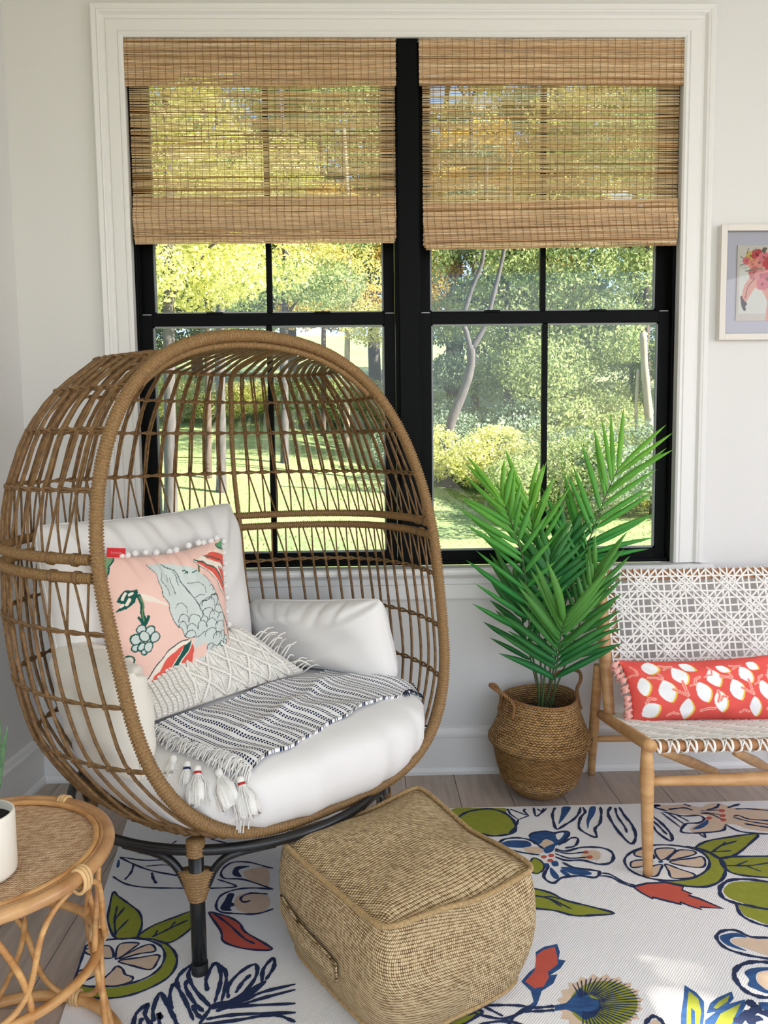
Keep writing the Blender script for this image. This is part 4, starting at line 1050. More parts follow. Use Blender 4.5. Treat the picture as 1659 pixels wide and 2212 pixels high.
# folded-over back corner and the dark selvedge at the right end
nu2, nv2 = 40, 16
s2 = np.linspace(0, 1, nu2)[:, None]; t2 = np.linspace(0, 1, nv2)[None, :]
u2 = 0.27+0.17*s2+0.02*t2; v2 = -0.345+0.17*s2*0.6+0.05*t2
z2 = seat_top(u2, v2)+0.024+0.030*np.sin(t2*PI*0.9)*(1-0.6*s2)
sheet('folded_corner', cl(u2, v2, z2), 0.006, M_throw, th, U=np.broadcast_to(0.02+t2*0.06, (nu2, nv2)), T_=np.broadcast_to(s2*0.2, (nu2, nv2)))
m = MB(); M_navy = mat('navy_yarn', srgb(40, 50, 74), 0.95, var=0.5, scale=200)
for q in range(90):
    tt = rng.uniform(0.72, 1.0); ss = 1.0; p = P[-1, int(tt*(nv-1))] if q < 45 else P[int(rng.uniform(0.80, 0.999)*nu), -1]
    d = (CA if q < 45 else CN)*rng.uniform(0.008, 0.018)+np.array([0, 0, rng.uniform(-0.012, 0.002)])
    m.tube([p, p+d*0.5+np.array([0, 0, 0.003]), p+d], 0.0018, 4)
m.build('selvedge_fringe', M_navy, th, kind='stuff')
m = MB()      # loose white fringe along the left end
for q in range(420):
    tt = rng.uniform(0, 1); p = P[0, int(tt*(nv-1))].copy()
    L = rng.uniform(0.02, 0.055); d = (-CA*0.85+CN*rng.normal(0.25, 0.35))*L
    e = p+d; ue, ve = (e-CC)@CA, (e-CC)@CN; e[2] = seat_top(ue, ve)+rng.uniform(0.003, 0.016)
    md = (p+e)/2+np.array([0, 0, rng.uniform(0.004, 0.014)])
    m.tube(spline([p, md, e], 5), 0.0016, 4, caps=False)
m.build('loose_fringe', M_tassel, th, kind='stuff')
M_redband = mat('red_yarn', srgb(178, 34, 36), 0.9); M_navyband = mat('navy_band', srgb(34, 42, 86), 0.9)
def tassel(u, v, L, band, tilt=0.0, par=None, r=0.029):
    z = float(seat_top(np.array(u), np.array(v))); h = SEATB.find_nearest(Vector(cl(u, v, z))); nr = np.array(h[1])
    _c0 = cl(0, -0.245, 0.43)
    if nr@(np.array(h[0])-_c0) < 0: nr = -nr
    top = np.array(h[0])+nr*0.017; e = cl(u, v, z)+CN*0.045+CA*tilt*0.05-np.array([0, 0, 0.075]); h2 = SEATB.find_nearest(Vector(e))
    n2 = np.array(h2[1]); n2 = n2 if n2@(np.array(h2[0])-_c0) > 0 else -n2
    dr = np.array(h2[0])+n2*(r*1.0+0.012)-top; dr = dr/np.linalg.norm(dr)
    prof = [(0.001, 0.0), (0.0075, 0.002), (0.0095, 0.010), (0.0075, 0.018), (0.0105, 0.024), (0.016, 0.036), (r*0.95, 0.05), (r, L*0.8), (r*0.9, L)]
    ex = np.cross(dr, np.array([0.3, 0.2, 1.0])); ex /= np.linalg.norm(ex); ey = np.cross(dr, ex)
    seg = 26; V = []
    for k, (rr, l) in enumerate(prof):
        for a in range(seg):
            an = a*2*PI/seg; q = rr*(1+0.16*math.sin(a*5.1+k*0.2)*(k > 3)); ll = l+(rng.uniform(-0.010, 0.010) if k == len(prof)-1 else 0)
            V.append(top+dr*ll+(ex*math.cos(an)+ey*math.sin(an))*q)
    F = [(k*seg+a, k*seg+(a+1) % seg, (k+1)*seg+(a+1) % seg, (k+1)*seg+a) for k in range(len(prof)-1) for a in range(seg)]+[tuple((len(prof)-1)*seg+a for a in range(seg))]
    t = obj('tassel', V, F, M_tassel, par)
    mm = MB()
    for q in range(46):
        an = rng.uniform(0, 2*PI); e = rng.uniform(0.9, 1.12)
        mm.tube([top+dr*0.022+(ex*math.cos(an)+ey*math.sin(an))*0.009, top+dr*0.05+(ex*math.cos(an)+ey*math.sin(an))*r, top+dr*L*e+(ex*math.cos(an)+ey*math.sin(an))*r*rng.uniform(0.6, 1.15)], 0.0011, 4, caps=False)
    mm.build('strands', M_tassel, t, kind='stuff')
    if band:
        V, F = tube([top+dr*0.015, top+dr*0.021], [0.0085, 0.0098], 16); obj('yarn_band', V, F, band, t)
    return t
tassel(-0.338, 0.045, 0.092, M_redband, 0.0, th); tassel(-0.310, 0.088, 0.092, None, 0.1, th); tassel(-0.276, 0.130, 0.092, M_redband, 0.1, th)
tassel(-0.350, 0.015, 0.065, M_navyband, -0.1, th, 0.020); tassel(-0.362, -0.03, 0.06, None, -0.2, th, 0.018)
# ------------------------------------------------------------------ rug, printed pattern given in millimetres on the floor
RUGDATA = """FO1:1118,-310 1195,-306 1253,-308 1306,-314 1300,-349 1314,-395 1310,-445 1292,-480 1259,-490 1223,-491 1170,-488 1098,-485
LN14.5:1122,-386 1151,-349 1179,-329 1213,-319 1251,-316 1289,-340 1312,-385 1316,-435 1300,-480 1264,-496 1222,-498 1195,-481
LN03.4:1310,-319 1313,-357 1332,-396 1372,-372 1363,-335 1371,-322
LN03.2:1319,-322 1366,-366
LN13.4:1332,-396 1313,-445 1284,-486
LN13.2:1402,-314 1396,-373 1414,-361 1446,-320
LN12.6:1413,-324 1422,-342 1436,-320
LN14.0:1476,-317 1456,-363 1447,-414 1445,-466 1483,-435 1516,-405 1547,-361 1565,-318
FB1:1502,-315 1531,-317 1498,-378 1459,-433 1484,-365
LN14.0:1573,-319 1570,-356 1544,-393 1521,-455 1529,-491 1558,-523 1570,-469 1597,-434 1621,-371 1634,-319
FB1:1597,-320 1618,-318 1598,-370 1567,-420 1547,-470 1556,-419 1576,-369
LN14.4:1670,-321 1648,-360 1640,-411 1641,-496 1655,-568 1686,-522 1699,-451 1696,-388 1698,-325
LN13.4:1683,-328 1671,-387 1671,-462 1665,-500
LN14.2:1782,-379 1767,-429 1765,-502 1785,-557 1803,-516 1800,-443 1785,-382
LN13.6:1773,-404 1783,-455 1789,-517
FT1:1830,-315 1880,-320 1928,-313 1976,-338 2011,-317 2057,-315 2092,-349 2220,-374 2160,-509 2071,-493 2038,-461 1998,-467 1971,-500 1883,-508 1886,-472 1944,-438 1973,-401 1941,-389 1895,-393 1857,-363
FW1:1857,-470 1903,-448 1959,-419 1974,-399 1927,-392 1862,-380 1896,-435
LN14.5:1810,-320 1843,-318 1818,-330 1852,-361
LN13.8:1859,-350 1917,-341 1942,-360
LN13.6:1928,-313 1946,-331
LN14.0:1991,-360 2032,-341 2050,-318
LN12.6:1965,-362 2035,-362
LN12.6:1964,-372 2020,-396
LN12.6:1957,-381 1990,-392 2012,-428
FC1:2049,-367 2044,-373 2037,-376 2030,-376 2027,-372 2028,-366 2032,-360 2039,-356 2046,-357 2050,-361
FC1:2035,-401 2030,-407 2023,-411 2017,-410 2013,-406 2014,-400 2019,-395 2026,-391 2032,-391 2036,-395
FC1:2024,-430 2019,-436 2012,-439 2006,-439 2003,-435 2003,-429 2008,-423 2015,-420 2021,-420 2025,-424
FC1:1982,-416 1977,-421 1970,-425 1964,-424 1960,-420 1961,-415 1965,-409 1972,-405 1979,-406 1982,-410
LN13.0:1828,-371 1851,-470
LN13.0:1848,-372 1873,-453
LN13.0:1869,-381 1895,-435
LN13.8:1836,-366 1893,-397 1946,-397 1952,-423 1922,-447 1881,-450 1845,-492 1853,-509 1906,-511 1977,-500 2003,-468
FB1:1885,-486 1924,-455 1952,-433 1964,-426 1951,-453 1917,-481
LN13.0:1893,-512 1904,-539 1912,-512
LN14.0:2005,-459 2029,-505 2080,-523 2169,-535
LN13.2:2058,-408 2079,-404 2103,-430 2181,-446
LN13.0:2054,-415 2095,-445 2166,-475
LN14.0:2070,-459 2125,-483 2166,-497
LN13.4:2089,-357 2139,-359 2217,-379
LN14.5:2068,-346 2122,-322
FO1:1844,-605 1893,-566 1961,-546 2078,-526 2026,-583 1948,-647 1894,-665 1875,-633
CN13.6:1844,-605 1893,-566 1961,-546 2078,-526 2026,-583 1948,-647 1894,-665 1875,-633
LN12.8:1860,-608 1880,-629 1927,-595 1994,-565
LN12.4:1913,-605 1956,-571
LN12.4:1881,-627 1948,-623
FO1:1894,-665 1943,-657 2033,-658 2119,-667 2142,-725 2047,-777 1975,-770 1907,-753 1884,-723
CN13.8:1894,-665 1943,-657 2033,-658 2119,-667 2142,-725 2047,-777 1975,-770 1907,-753 1884,-723
LN12.8:1890,-704 1963,-707 2049,-693 2125,-706
LN12.4:1919,-707 1970,-682
LN12.4:1952,-708 1980,-739
FO1:1817,-593 1860,-614 1890,-663 1886,-713 1846,-774 1786,-806 1727,-797 1671,-776 1637,-753 1742,-760 1824,-721 1860,-672 1853,-619
LN14.0:1818,-591 1862,-611 1892,-659 1887,-713 1847,-776 1786,-809 1725,-801 1662,-773
FW1:1603,-660 1642,-615 1699,-585 1753,-579 1812,-593 1854,-630 1853,-682 1820,-730 1761,-766 1693,-774 1636,-756 1601,-715
CN13.6:1603,-660 1642,-615 1699,-585 1753,-579 1812,-593 1854,-630 1853,-682 1820,-730 1761,-766 1693,-774 1636,-756 1601,-715
FT1:1719,-604 1780,-604 1740,-651 1709,-663
CN12.8:1719,-604 1780,-604 1740,-651 1709,-663
FT1:1793,-611 1830,-618 1829,-637 1773,-658 1732,-666 1769,-628
CN12.8:1793,-611 1830,-618 1829,-637 1773,-658 1732,-666 1769,-628
FT1:1735,-676 1812,-659 1843,-652 1841,-681 1818,-710 1767,-700
CN12.8:1735,-676 1812,-659 1843,-652 1841,-681 1818,-710 1767,-700
FT1:1717,-688 1749,-717 1780,-746 1762,-763 1709,-762 1712,-725
CN12.8:1717,-688 1749,-717 1780,-746 1762,-763 1709,-762 1712,-725
FT1:1661,-703 1705,-689 1690,-719 1665,-750 1631,-746 1653,-718
CN12.8:1661,-703 1705,-689 1690,-719 1665,-750 1631,-746 1653,-718
FT1:1619,-673 1648,-662 1685,-669 1650,-695 1612,-701
CN12.8:1619,-673 1648,-662 1685,-669 1650,-695 1612,-701
FT1:1654,-612 1693,-601 1696,-654 1654,-644 1643,-633
CN12.8:1654,-612 1693,-601 1696,-654 1654,-644 1643,-633
FB1:1716,-673 1713,-678 1708,-680 1703,-680 1700,-677 1701,-673 1704,-669 1708,-666 1713,-667 1716,-669
FC0:1580,-800 1625,-785 1679,-783 1723,-806 1712,-821 1731,-842 1719,-848 1741,-863 1787,-913 1728,-902 1728,-914 1703,-897 1683,-877 1683,-889 1646,-869 1616,-852 1615,-861 1593,-830
CN03.2:1580,-800 1625,-785 1679,-783 1723,-806 1712,-821 1731,-842 1719,-848 1741,-863 1787,-913 1728,-902 1728,-914 1703,-897 1683,-877 1683,-889 1646,-869 1616,-852 1615,-861 1593,-830
LN13.4:1498,-740 1531,-748 1553,-777 1580,-802
LN13.0:1504,-726 1535,-735 1560,-774 1590,-796
LN14.0:1237,-547 1266,-520 1314,-516 1350,-538 1374,-586
FB1:1246,-547 1281,-529 1333,-535 1340,-563 1313,-575 1263,-567
FT1:1313,-575 1355,-572 1372,-595 1358,-609 1324,-605
LN13.4:1240,-564 1281,-593 1323,-611 1355,-620
FB1:1344,-506 1368,-484 1406,-478 1433,-489 1459,-481 1479,-489 1460,-523 1434,-556 1408,-568 1404,-534 1387,-531 1370,-555 1350,-552
FT1:1387,-531 1405,-532 1414,-555 1393,-582 1370,-569
LN14.0:1344,-506 1368,-484 1406,-478 1433,-489 1459,-481 1479,-489 1460,-525 1426,-566
FW1:1434,-498 1463,-490 1434,-533
LN13.6:1440,-556 1478,-524 1497,-530 1477,-571 1441,-584
LN14.2:1409,-588 1439,-602 1491,-583 1548,-585 1576,-606 1576,-640 1555,-673 1519,-680 1476,-656 1426,-654 1398,-632
FT1:1497,-603 1539,-605 1537,-636 1515,-656 1479,-644
FC1:1508,-611 1505,-616 1499,-619 1494,-619 1490,-615 1490,-610 1493,-604 1499,-601 1505,-601 1508,-605
FC1:1513,-638 1509,-644 1504,-647 1498,-647 1495,-643 1495,-638 1498,-632 1503,-629 1509,-629 1512,-633
FC1:1388,-653 1385,-658 1379,-661 1374,-661 1370,-657 1370,-652 1373,-646 1378,-643 1384,-643 1387,-647
FC1:1373,-631 1370,-636 1365,-640 1359,-639 1356,-636 1355,-630 1358,-625 1363,-622 1369,-622 1373,-625
FC1:1397,-625 1394,-630 1389,-633 1383,-633 1380,-630 1379,-624 1382,-618 1388,-615 1393,-615 1397,-619
LN13.0:1406,-598 1442,-616 1494,-611
LN13.0:1402,-614 1440,-642 1498,-639
LN14.0:1369,-680 1339,-738 1358,-772 1391,-746 1447,-739 1487,-749 1508,-721 1488,-710 1438,-693 1412,-664
FB1:1400,-692 1438,-693 1480,-718 1475,-735 1428,-729
FB1:1402,-702 1419,-732 1406,-739 1394,-713
FB1:1372,-690 1384,-740 1368,-750 1362,-719
FB1:1356,-667 1371,-672 1357,-695 1350,-689
FB1:1380,-660 1398,-656 1397,-681 1380,-683
FB1:1376,-581 1417,-555 1400,-598 1375,-610
FO1:1251,-801 1294,-796 1341,-821 1373,-857 1435,-889 1486,-920 1424,-927 1375,-925 1331,-902 1274,-888 1236,-877
CN13.4:1251,-801 1294,-796 1341,-821 1373,-857 1435,-889 1486,-920 1424,-927 1375,-925 1331,-902 1274,-888 1236,-877
LN13.0:1287,-829 1329,-847 1378,-896
LN12.4:1306,-837 1336,-838 1359,-850
LN12.4:1329,-848 1355,-886
FO1:1329,-637 1352,-659 1348,-699 1321,-722 1305,-697
CN12.4:1329,-637 1352,-659 1348,-699 1321,-722 1305,-697
FB0:1242,-1068 1267,-1049 1303,-1039 1302,-1070 1292,-1097 1308,-1102 1288,-1130 1258,-1152 1276,-1150 1258,-1181 1226,-1204 1206,-1246 1188,-1265 1171,-1264 1200,-1237 1201,-1203 1185,-1171 1210,-1140 1232,-1121
FC0:1242,-1078 1264,-1060 1294,-1050 1292,-1080 1286,-1114 1255,-1141 1253,-1160 1233,-1190 1211,-1195 1194,-1171 1225,-1134
FT0:1432,-1255 1439,-1270 1419,-1279 1420,-1297 1400,-1301 1395,-1319 1376,-1317 1365,-1334 1349,-1327 1335,-1341 1323,-1329 1305,-1340 1299,-1325 1279,-1330 1279,-1313 1260,-1313 1266,-1295 1248,-1290 1259,-1273 1245,-1262 1262,-1248 1253,-1233 1272,-1223 1270,-1204 1291,-1199 1295,-1179 1316,-1181 1327,-1161 1344,-1169 1361,-1152 1373,-1166 1394,-1153 1399,-1171 1421,-1165 1420,-1185 1441,-1185 1433,-1205 1451,-1211 1437,-1229 1450,-1240
FO1:1432,-1253 1419,-1277 1399,-1297 1374,-1311 1348,-1317 1322,-1316 1300,-1308 1285,-1292 1277,-1271 1279,-1247 1290,-1223 1310,-1201 1336,-1185 1364,-1177 1392,-1178 1415,-1188 1430,-1206 1436,-1229
FB0:1245,-1250 1272,-1244 1294,-1223 1318,-1197 1334,-1231 1350,-1237 1348,-1260 1326,-1287 1299,-1297 1284,-1274 1267,-1264 1241,-1267
LN11.3:1310,-1228 1303,-1185
LN11.3:1313,-1226 1315,-1178
LN11.3:1316,-1224 1327,-1173
LN11.3:1320,-1223 1340,-1169
LN11.3:1323,-1222 1353,-1166
LN11.3:1326,-1222 1366,-1165
LN11.3:1330,-1222 1378,-1166
LN11.3:1333,-1222 1390,-1168
LN11.3:1336,-1223 1402,-1171
LN11.3:1339,-1225 1412,-1176
LN11.3:1341,-1226 1421,-1182
LN11.3:1343,-1229 1429,-1189
LN11.3:1345,-1231 1435,-1197
LN11.3:1346,-1234 1440,-1206
LN11.3:1347,-1237 1443,-1215
LN11.3:1347,-1240 1444,-1226
LN11.3:1347,-1243 1444,-1236
LN11.3:1346,-1246 1442,-1247
LN11.3:1345,-1250 1438,-1257
LN11.3:1344,-1253 1433,-1267
LN11.3:1342,-1256 1427,-1277
LN11.3:1340,-1259 1419,-1286
LN11.3:1338,-1262 1410,-1295
LN11.3:1335,-1265 1401,-1303
LN11.3:1332,-1267 1390,-1309
LN11.3:1329,-1269 1379,-1315
LN11.3:1326,-1270 1368,-1320
LN11.3:1323,-1272 1356,-1323
LN11.3:1319,-1272 1344,-1326
LN11.3:1316,-1273 1332,-1327
LN11.3:1313,-1273 1321,-1327
LN11.3:1310,-1272 1309,-1325
LN11.3:1307,-1271 1299,-1322
LN11.3:1304,-1270 1289,-1319
LN13.4:1244,-1253 1210,-1256 1177,-1257
LN13.4:1241,-1265 1208,-1267 1167,-1267
LN13.4:1186,-1254 1162,-1248 1113,-1245 1079,-1247
LN13.4:1171,-1268 1126,-1286 1083,-1277 1052,-1260
LN13.0:1191,-1248 1148,-1280 1114,-1332
LN13.0:1080,-1244 1123,-1279
FO1:1010,-1269 1048,-1258 1080,-1262 1062,-1279 1031,-1300 1006,-1307
CN13.0:1010,-1269 1048,-1258 1080,-1262 1062,-1279 1031,-1300 1006,-1307
LN12.4:1017,-1280 1060,-1267
LN13.4:1027,-1328 1079,-1299 1136,-1296 1195,-1325
LN14.0:1426,-1315 1440,-1300 1455,-1292 1465,-1303 1467,-1319
FT1:1431,-1323 1449,-1303 1459,-1308 1457,-1330
FB0:1562,-1198 1579,-1223 1584,-1252 1565,-1296 1541,-1338 1496,-1336 1519,-1284 1543,-1239
FO0:1564,-1217 1575,-1243 1565,-1280 1535,-1338 1508,-1337 1538,-1268
FB0:1547,-1269 1551,-1280 1527,-1337 1518,-1337
FB0:1574,-1288 1595,-1258 1618,-1242 1661,-1223 1656,-1244 1630,-1268 1598,-1284
FO0:1595,-1273 1616,-1254 1652,-1233 1637,-1254 1603,-1275
FB0:1563,-1307 1624,-1265 1678,-1249 1676,-1262 1641,-1302 1608,-1341 1545,-1338
FO0:1561,-1339 1604,-1290 1665,-1260 1629,-1302 1600,-1340
LN14.0:1894,-1044 1843,-1038 1801,-1032 1776,-1005 1742,-1006 1718,-1024 1712,-1045 1720,-1075 1756,-1100 1802,-1116 1846,-1131
FB1:1723,-1029 1748,-1017 1776,-1016 1791,-1034 1763,-1031 1743,-1042 1744,-1059 1765,-1084 1747,-1077 1725,-1058
FT1:1747,-1042 1772,-1036 1843,-1039 1894,-1044 1854,-1116 1808,-1104 1769,-1075 1749,-1059
LN15.0:1844,-1135 1795,-1129 1759,-1126 1722,-1138 1696,-1163 1688,-1196 1694,-1224 1711,-1240 1733,-1246 1777,-1255
FB1:1722,-1161 1749,-1147 1786,-1146 1810,-1149 1806,-1157 1781,-1156 1751,-1164 1737,-1187 1736,-1205 1746,-1223 1766,-1231 1740,-1233 1720,-1218 1708,-1204 1721,-1186
FT1:1750,-1167 1780,-1157 1818,-1159 1782,-1224 1748,-1219 1737,-1201
FO1:1829,-825 1867,-792 1912,-787 1956,-793 2005,-817 2027,-860 1983,-912 1909,-914 1870,-903 1838,-877 1824,-856
LN15.0:2042,-834 2011,-807 1973,-793 1923,-778 1873,-779 1833,-804 1814,-835 1810,-865 1832,-889 1861,-902 1906,-920 1977,-922
FO1:1833,-892 1859,-907 1904,-923 1960,-926 1956,-958 1911,-988 1872,-985 1848,-963 1831,-944 1832,-911
LN14.0:1831,-894 1822,-939 1838,-972 1868,-992 1906,-997
LN19.0:1679,-1254 1689,-1265 1689,-1278 1663,-1296 1625,-1317
LN18.0:1689,-1275 1699,-1291 1729,-1299
FB1:1705,-1260 1726,-1260 1748,-1264 1736,-1286 1712,-1287 1703,-1277
LN16.0:1688,-1304 1651,-1321
FO1:271,-978 313,-1002 345,-1042 355,-1084 344,-1123 307,-1159 262,-1181 210,-1187 160,-1174 124,-1138 189,-1154 246,-1149 295,-1128 319,-1092 323,-1052 305,-1008
FW1:96,-1088 95,-1032 102,-1004 130,-982 180,-973 234,-975 274,-989 304,-1014 319,-1051 316,-1092 291,-1125 245,-1145 187,-1149 137,-1136
CN12.8:96,-1088 95,-1032 102,-1004 130,-982 180,-973 234,-975 274,-989 304,-1014 319,-1051 316,-1092 291,-1125 245,-1145 187,-1149 137,-1136
LN12.8:267,-977 313,-1001 345,-1042 355,-1084 345,-1125 308,-1161 263,-1183 210,-1188 157,-1174 111,-1128
FT1:196,-1045 191,-995 237,-992 231,-1011 206,-1048
CN12.4:196,-1045 191,-995 237,-992 231,-1011 206,-1048
FT1:207,-1052 245,-1011 270,-999 287,-1016 285,-1028 252,-1034
CN12.4:207,-1052 245,-1011 270,-999 287,-1016 285,-1028 252,-1034
FT1:208,-1060 256,-1049 301,-1041 305,-1066 296,-1094 252,-1080
CN12.4:208,-1060 256,-1049 301,-1041 305,-1066 296,-1094 252,-1080
FT1:210,-1079 227,-1089 240,-1109 260,-1119 261,-1134 233,-1149 198,-1145 190,-1131 203,-1098
CN12.4:210,-1079 227,-1089 240,-1109 260,-1119 261,-1134 233,-1149 198,-1145 190,-1131 203,-1098
FT1:108,-1014 136,-1001 169,-1003 190,-1045 159,-1046 121,-1029
CN12.4:108,-1014 136,-1001 169,-1003 190,-1045 159,-1046 121,-1029
FT1:109,-1109 132,-1087 171,-1081 172,-1106 141,-1130
CN12.4:109,-1109 132,-1087 171,-1081 172,-1106 141,-1130
FO1:99,-762 120,-783 158,-818 201,-861 224,-914 227,-961 219,-971 172,-969 129,-898 112,-835
CN12.6:99,-762 120,-783 158,-818 201,-861 224,-914 227,-961 219,-971 172,-969 129,-898 112,-835
LN12.6:169,-959 145,-893 132,-830
LN12.6:145,-893 154,-837
LN12.6:165,-947 182,-891
FO1:229,-968 253,-924 303,-888 348,-864 361,-923 342,-968 313,-995 271,-979
CN12.6:229,-968 253,-924 303,-888 348,-864 361,-923 342,-968 313,-995 271,-979
LN12.6:265,-969 286,-952 312,-927 343,-901
LN12.4:272,-963 272,-942
LN12.2:302,-938 311,-906
FC1:393,-873 416,-877 454,-895 484,-922 504,-958 562,-1008 581,-1033 511,-1025 455,-995 439,-950
CN12.8:393,-873 416,-877 454,-895 484,-922 504,-958 562,-1008 581,-1033 511,-1025 455,-995 439,-950
LN12.8:404,-873 455,-924 505,-984 537,-1008
LN13.0:555,-768 498,-759 450,-764 412,-789 405,-835 422,-868 470,-879 526,-881 566,-861
FN1:419,-848 425,-816 430,-783 447,-787 446,-824 461,-836 446,-850 453,-864 429,-863
FT1:453,-814 474,-785 542,-798 550,-860 507,-879 466,-858
LN13.2:542,-791 493,-785 469,-804 478,-826 499,-820
LN12.8:542,-659 519,-649 461,-621 410,-622 389,-667 404,-705 463,-715 555,-768
FN1:422,-673 430,-643 471,-644 439,-663 454,-700 431,-693
FT1:455,-678 483,-656 525,-658 537,-753 484,-723
LN13.0:58,-575 114,-617 184,-658 300,-697
LN13.0:114,-617 119,-663 112,-701
LN13.4:182,-666 194,-696 211,-724
LN12.6:58,-573 141,-596 217,-594
LN12.2:151,-630 208,-625 263,-640
LN12.6:52,-491 89,-534 130,-558 173,-556 191,-523 211,-481
FB1:76,-492 106,-502 145,-529 125,-539 97,-515
FB1:58,-587 69,-607 73,-634 64,-626
LN12.8:71,-681 120,-721 183,-742 289,-751 389,-755 446,-748 385,-710
LN12.6:318,-477 377,-506 418,-517
LN12.4:325,-512 384,-524
LN12.4:249,-526 226,-558 288,-565
LN14.2:308,-1276 305,-1238 323,-1210 325,-1243 350,-1278
LN14.2:351,-1265 339,-1227 341,-1175 367,-1215 393,-1255 405,-1280
LN14.2:322,-1276 321,-1252
LN14.2:367,-1278 355,-1240 366,-1258
LN14.2:383,-1229 367,-1193 366,-1147 400,-1194 438,-1265
LN14.2:383,-1164 369,-1133 378,-1100 397,-1079 392,-1115 420,-1168 469,-1227
LN14.2:393,-1134 398,-1163 430,-1213 455,-1240
LN14.2:450,-1174 439,-1136 442,-1097 451,-1077 468,-1108 475,-1152 474,-1213
LN14.2:451,-1077 478,-1104 489,-1152 489,-1209
LN14.2:503,-1199 496,-1157 518,-1110 548,-1086 557,-1122 541,-1173 510,-1212
LN14.2:517,-1183 527,-1149 543,-1121
LN14.2:573,-1149 571,-1102 590,-1065 595,-1098 581,-1142
LN14.2:540,-1210 578,-1183 653,-1159
LN14.2:527,-1227 571,-1206 655,-1177
LN14.2:482,-1238 527,-1226 659,-1222
LN14.2:465,-1262 531,-1251 662,-1250
LN14.2:456,-1278 534,-1268 612,-1255 664,-1278
LN14.2:453,-1277 464,-1241 475,-1219 508,-1210 574,-1151
LN14.2:425,-1217 440,-1244 456,-1261
FN1:472,-1232 477,-1211 511,-1208 536,-1222 490,-1229
FN1:505,-1207 523,-1199 573,-1146 581,-1156 535,-1217
FN1:129,-1248 134,-1244 147,-1270 137,-1269"""
RT = 0.004
rc = [(0.004, -0.306), (2.95, -0.298), (2.95, -2.35), (0.30, -2.35)]
rug = thing('area_rug', 'white flat-woven rug printed with citrus, leaves and flowers, on the oak floor', 'rug', (1.5, -1.2, 0.0))
V = [(x, y, 0.0003) for x, y in rc]+[(x, y, RT) for x, y in rc]
M_rug = mat('rug_weave', srgb(243, 242, 243), 0.95, var=0.05, scale=3, bump=0.0)
_n = M_rug.node_tree.nodes; _L = M_rug.node_tree.links      # fine diagonal twill
_tc = _n.new('ShaderNodeTexCoord'); _mp = _n.new('ShaderNodeMapping'); _mp.inputs['Rotation'].default_value = (0, 0, 0.7); _wv = _n.new('ShaderNodeTexWave'); _wv.inputs['Scale'].default_value = 60; _wv.inputs['Distortion'].default_value = 0.6
_bp = _n.new('ShaderNodeBump'); _bp.inputs['Strength'].default_value = 0.25; _bp.inputs['Distance'].default_value = 0.002
_L.new(_tc.outputs['Object'], _mp.inputs[0]); _L.new(_mp.outputs[0], _wv.inputs['Vector']); _L.new(_wv.outputs['Fac'], _bp.inputs['Height']); _L.new(_bp.outputs[0], _n['Principled BSDF'].inputs['Normal'])
obj('woven_ground', V, [(3, 2, 1, 0), (4, 5, 6, 7), (0, 1, 5, 4), (1, 2, 6, 5), (2, 3, 7, 6), (3, 0, 4, 7)], M_rug, rug, smooth=False)
PC = {'N': 0, 'B': 1, 'O': 2, 'C': 3, 'T': 4, 'W': 5}
PM_ = [mat('print_navy', srgb(34, 50, 92), 0.95, var=0.3, scale=30), mat('print_blue', srgb(48, 92, 148), 0.95, var=0.45, scale=25, stretch=(1, 4, 1), col2=srgb(34, 66, 116)),
       mat('print_olive', srgb(150, 156, 52), 0.95, var=0.12, scale=40), mat('print_coral', srgb(206, 92, 76), 0.95, var=0.1, scale=40),
       mat('print_tan', srgb(226, 200, 176), 0.95, var=0.08, scale=40), mat('print_white', srgb(244, 243, 243), 0.95, var=0.04, scale=40)]
def close_curve(P, n=4):
    P = np.asarray(P, float); k = len(P); out = []
    for i in range(k):
        p0, p1, p2, p3 = P[i-1], P[i], P[(i+1) % k], P[(i+2) % k]
        for q in range(n):
            u = q/n; out.append(0.5*((2*p1)+(-p0+p2)*u+(2*p0-5*p1+4*p2-p3)*u*u+(-p0+3*p1-3*p2+p3)*u**3))
    return np.array(out)
bmf = MB(); bms = MB(); lift = 0
def ypatch(P):
    P = np.asarray(P, float).copy(); P[:, 1] = np.minimum(P[:, 1], -0.3065+0.0027*P[:, 0]-0.0002)
    xl = 0.006+(-0.306-P[:, 1])*0.145; P[:, 0] = np.maximum(P[:, 0], xl); return P
nl = 0
for ln in RUGDATA.split('\n'):
    h, body = ln.split(':'); P = np.array([[float(v) for v in q.split(',')] for q in body.split()])/1000.0
    kind, col, sm = h[0], h[1], int(h[2])
    nl += 1
    if kind == 'F':
        if sm: P = close_curve(P)
        P = ypatch(P); z = RT+0.00025+nl*0.0000022
        bmf.add(np.c_[P, np.full(len(P), z)], [tuple(range(len(P)))] if np.cross(P-P.mean(0), np.roll(P, -1, 0)-P.mean(0)).sum() > 0 else [tuple(range(len(P)))[::-1]], PC[col])
    else:
        w = float(h[3:])*0.00115
        if sm: P = close_curve(P, 5) if kind == 'C' else spline(P, max(6, len(P)*5))
        if kind == 'C': P = np.vstack([P, P[:1]])
        P = ypatch(P); d = np.gradient(P, axis=0); l = np.maximum(np.linalg.norm(d, axis=1, keepdims=True), 1e-6); nn = np.c_[-d[:, 1], d[:, 0]]/l
        ww = w*(1+0.22*np.sin(np.arange(len(P))*0.9+nl)+0.12*np.sin(np.arange(len(P))*2.3))
        if kind == 'L' and sm: ww[0] *= 0.5; ww[-1] *= 0.4
        z = RT+0.0009+nl*0.000001; A = np.c_[P+nn*ww[:, None], np.full(len(P), z)]; B = np.c_[P-nn*ww[:, None], np.full(len(P), z)]
        k = len(P); bms.add(np.vstack([A, B]), [(k+i, k+i+1, i+1, i) for i in range(k-1)], PC[col])
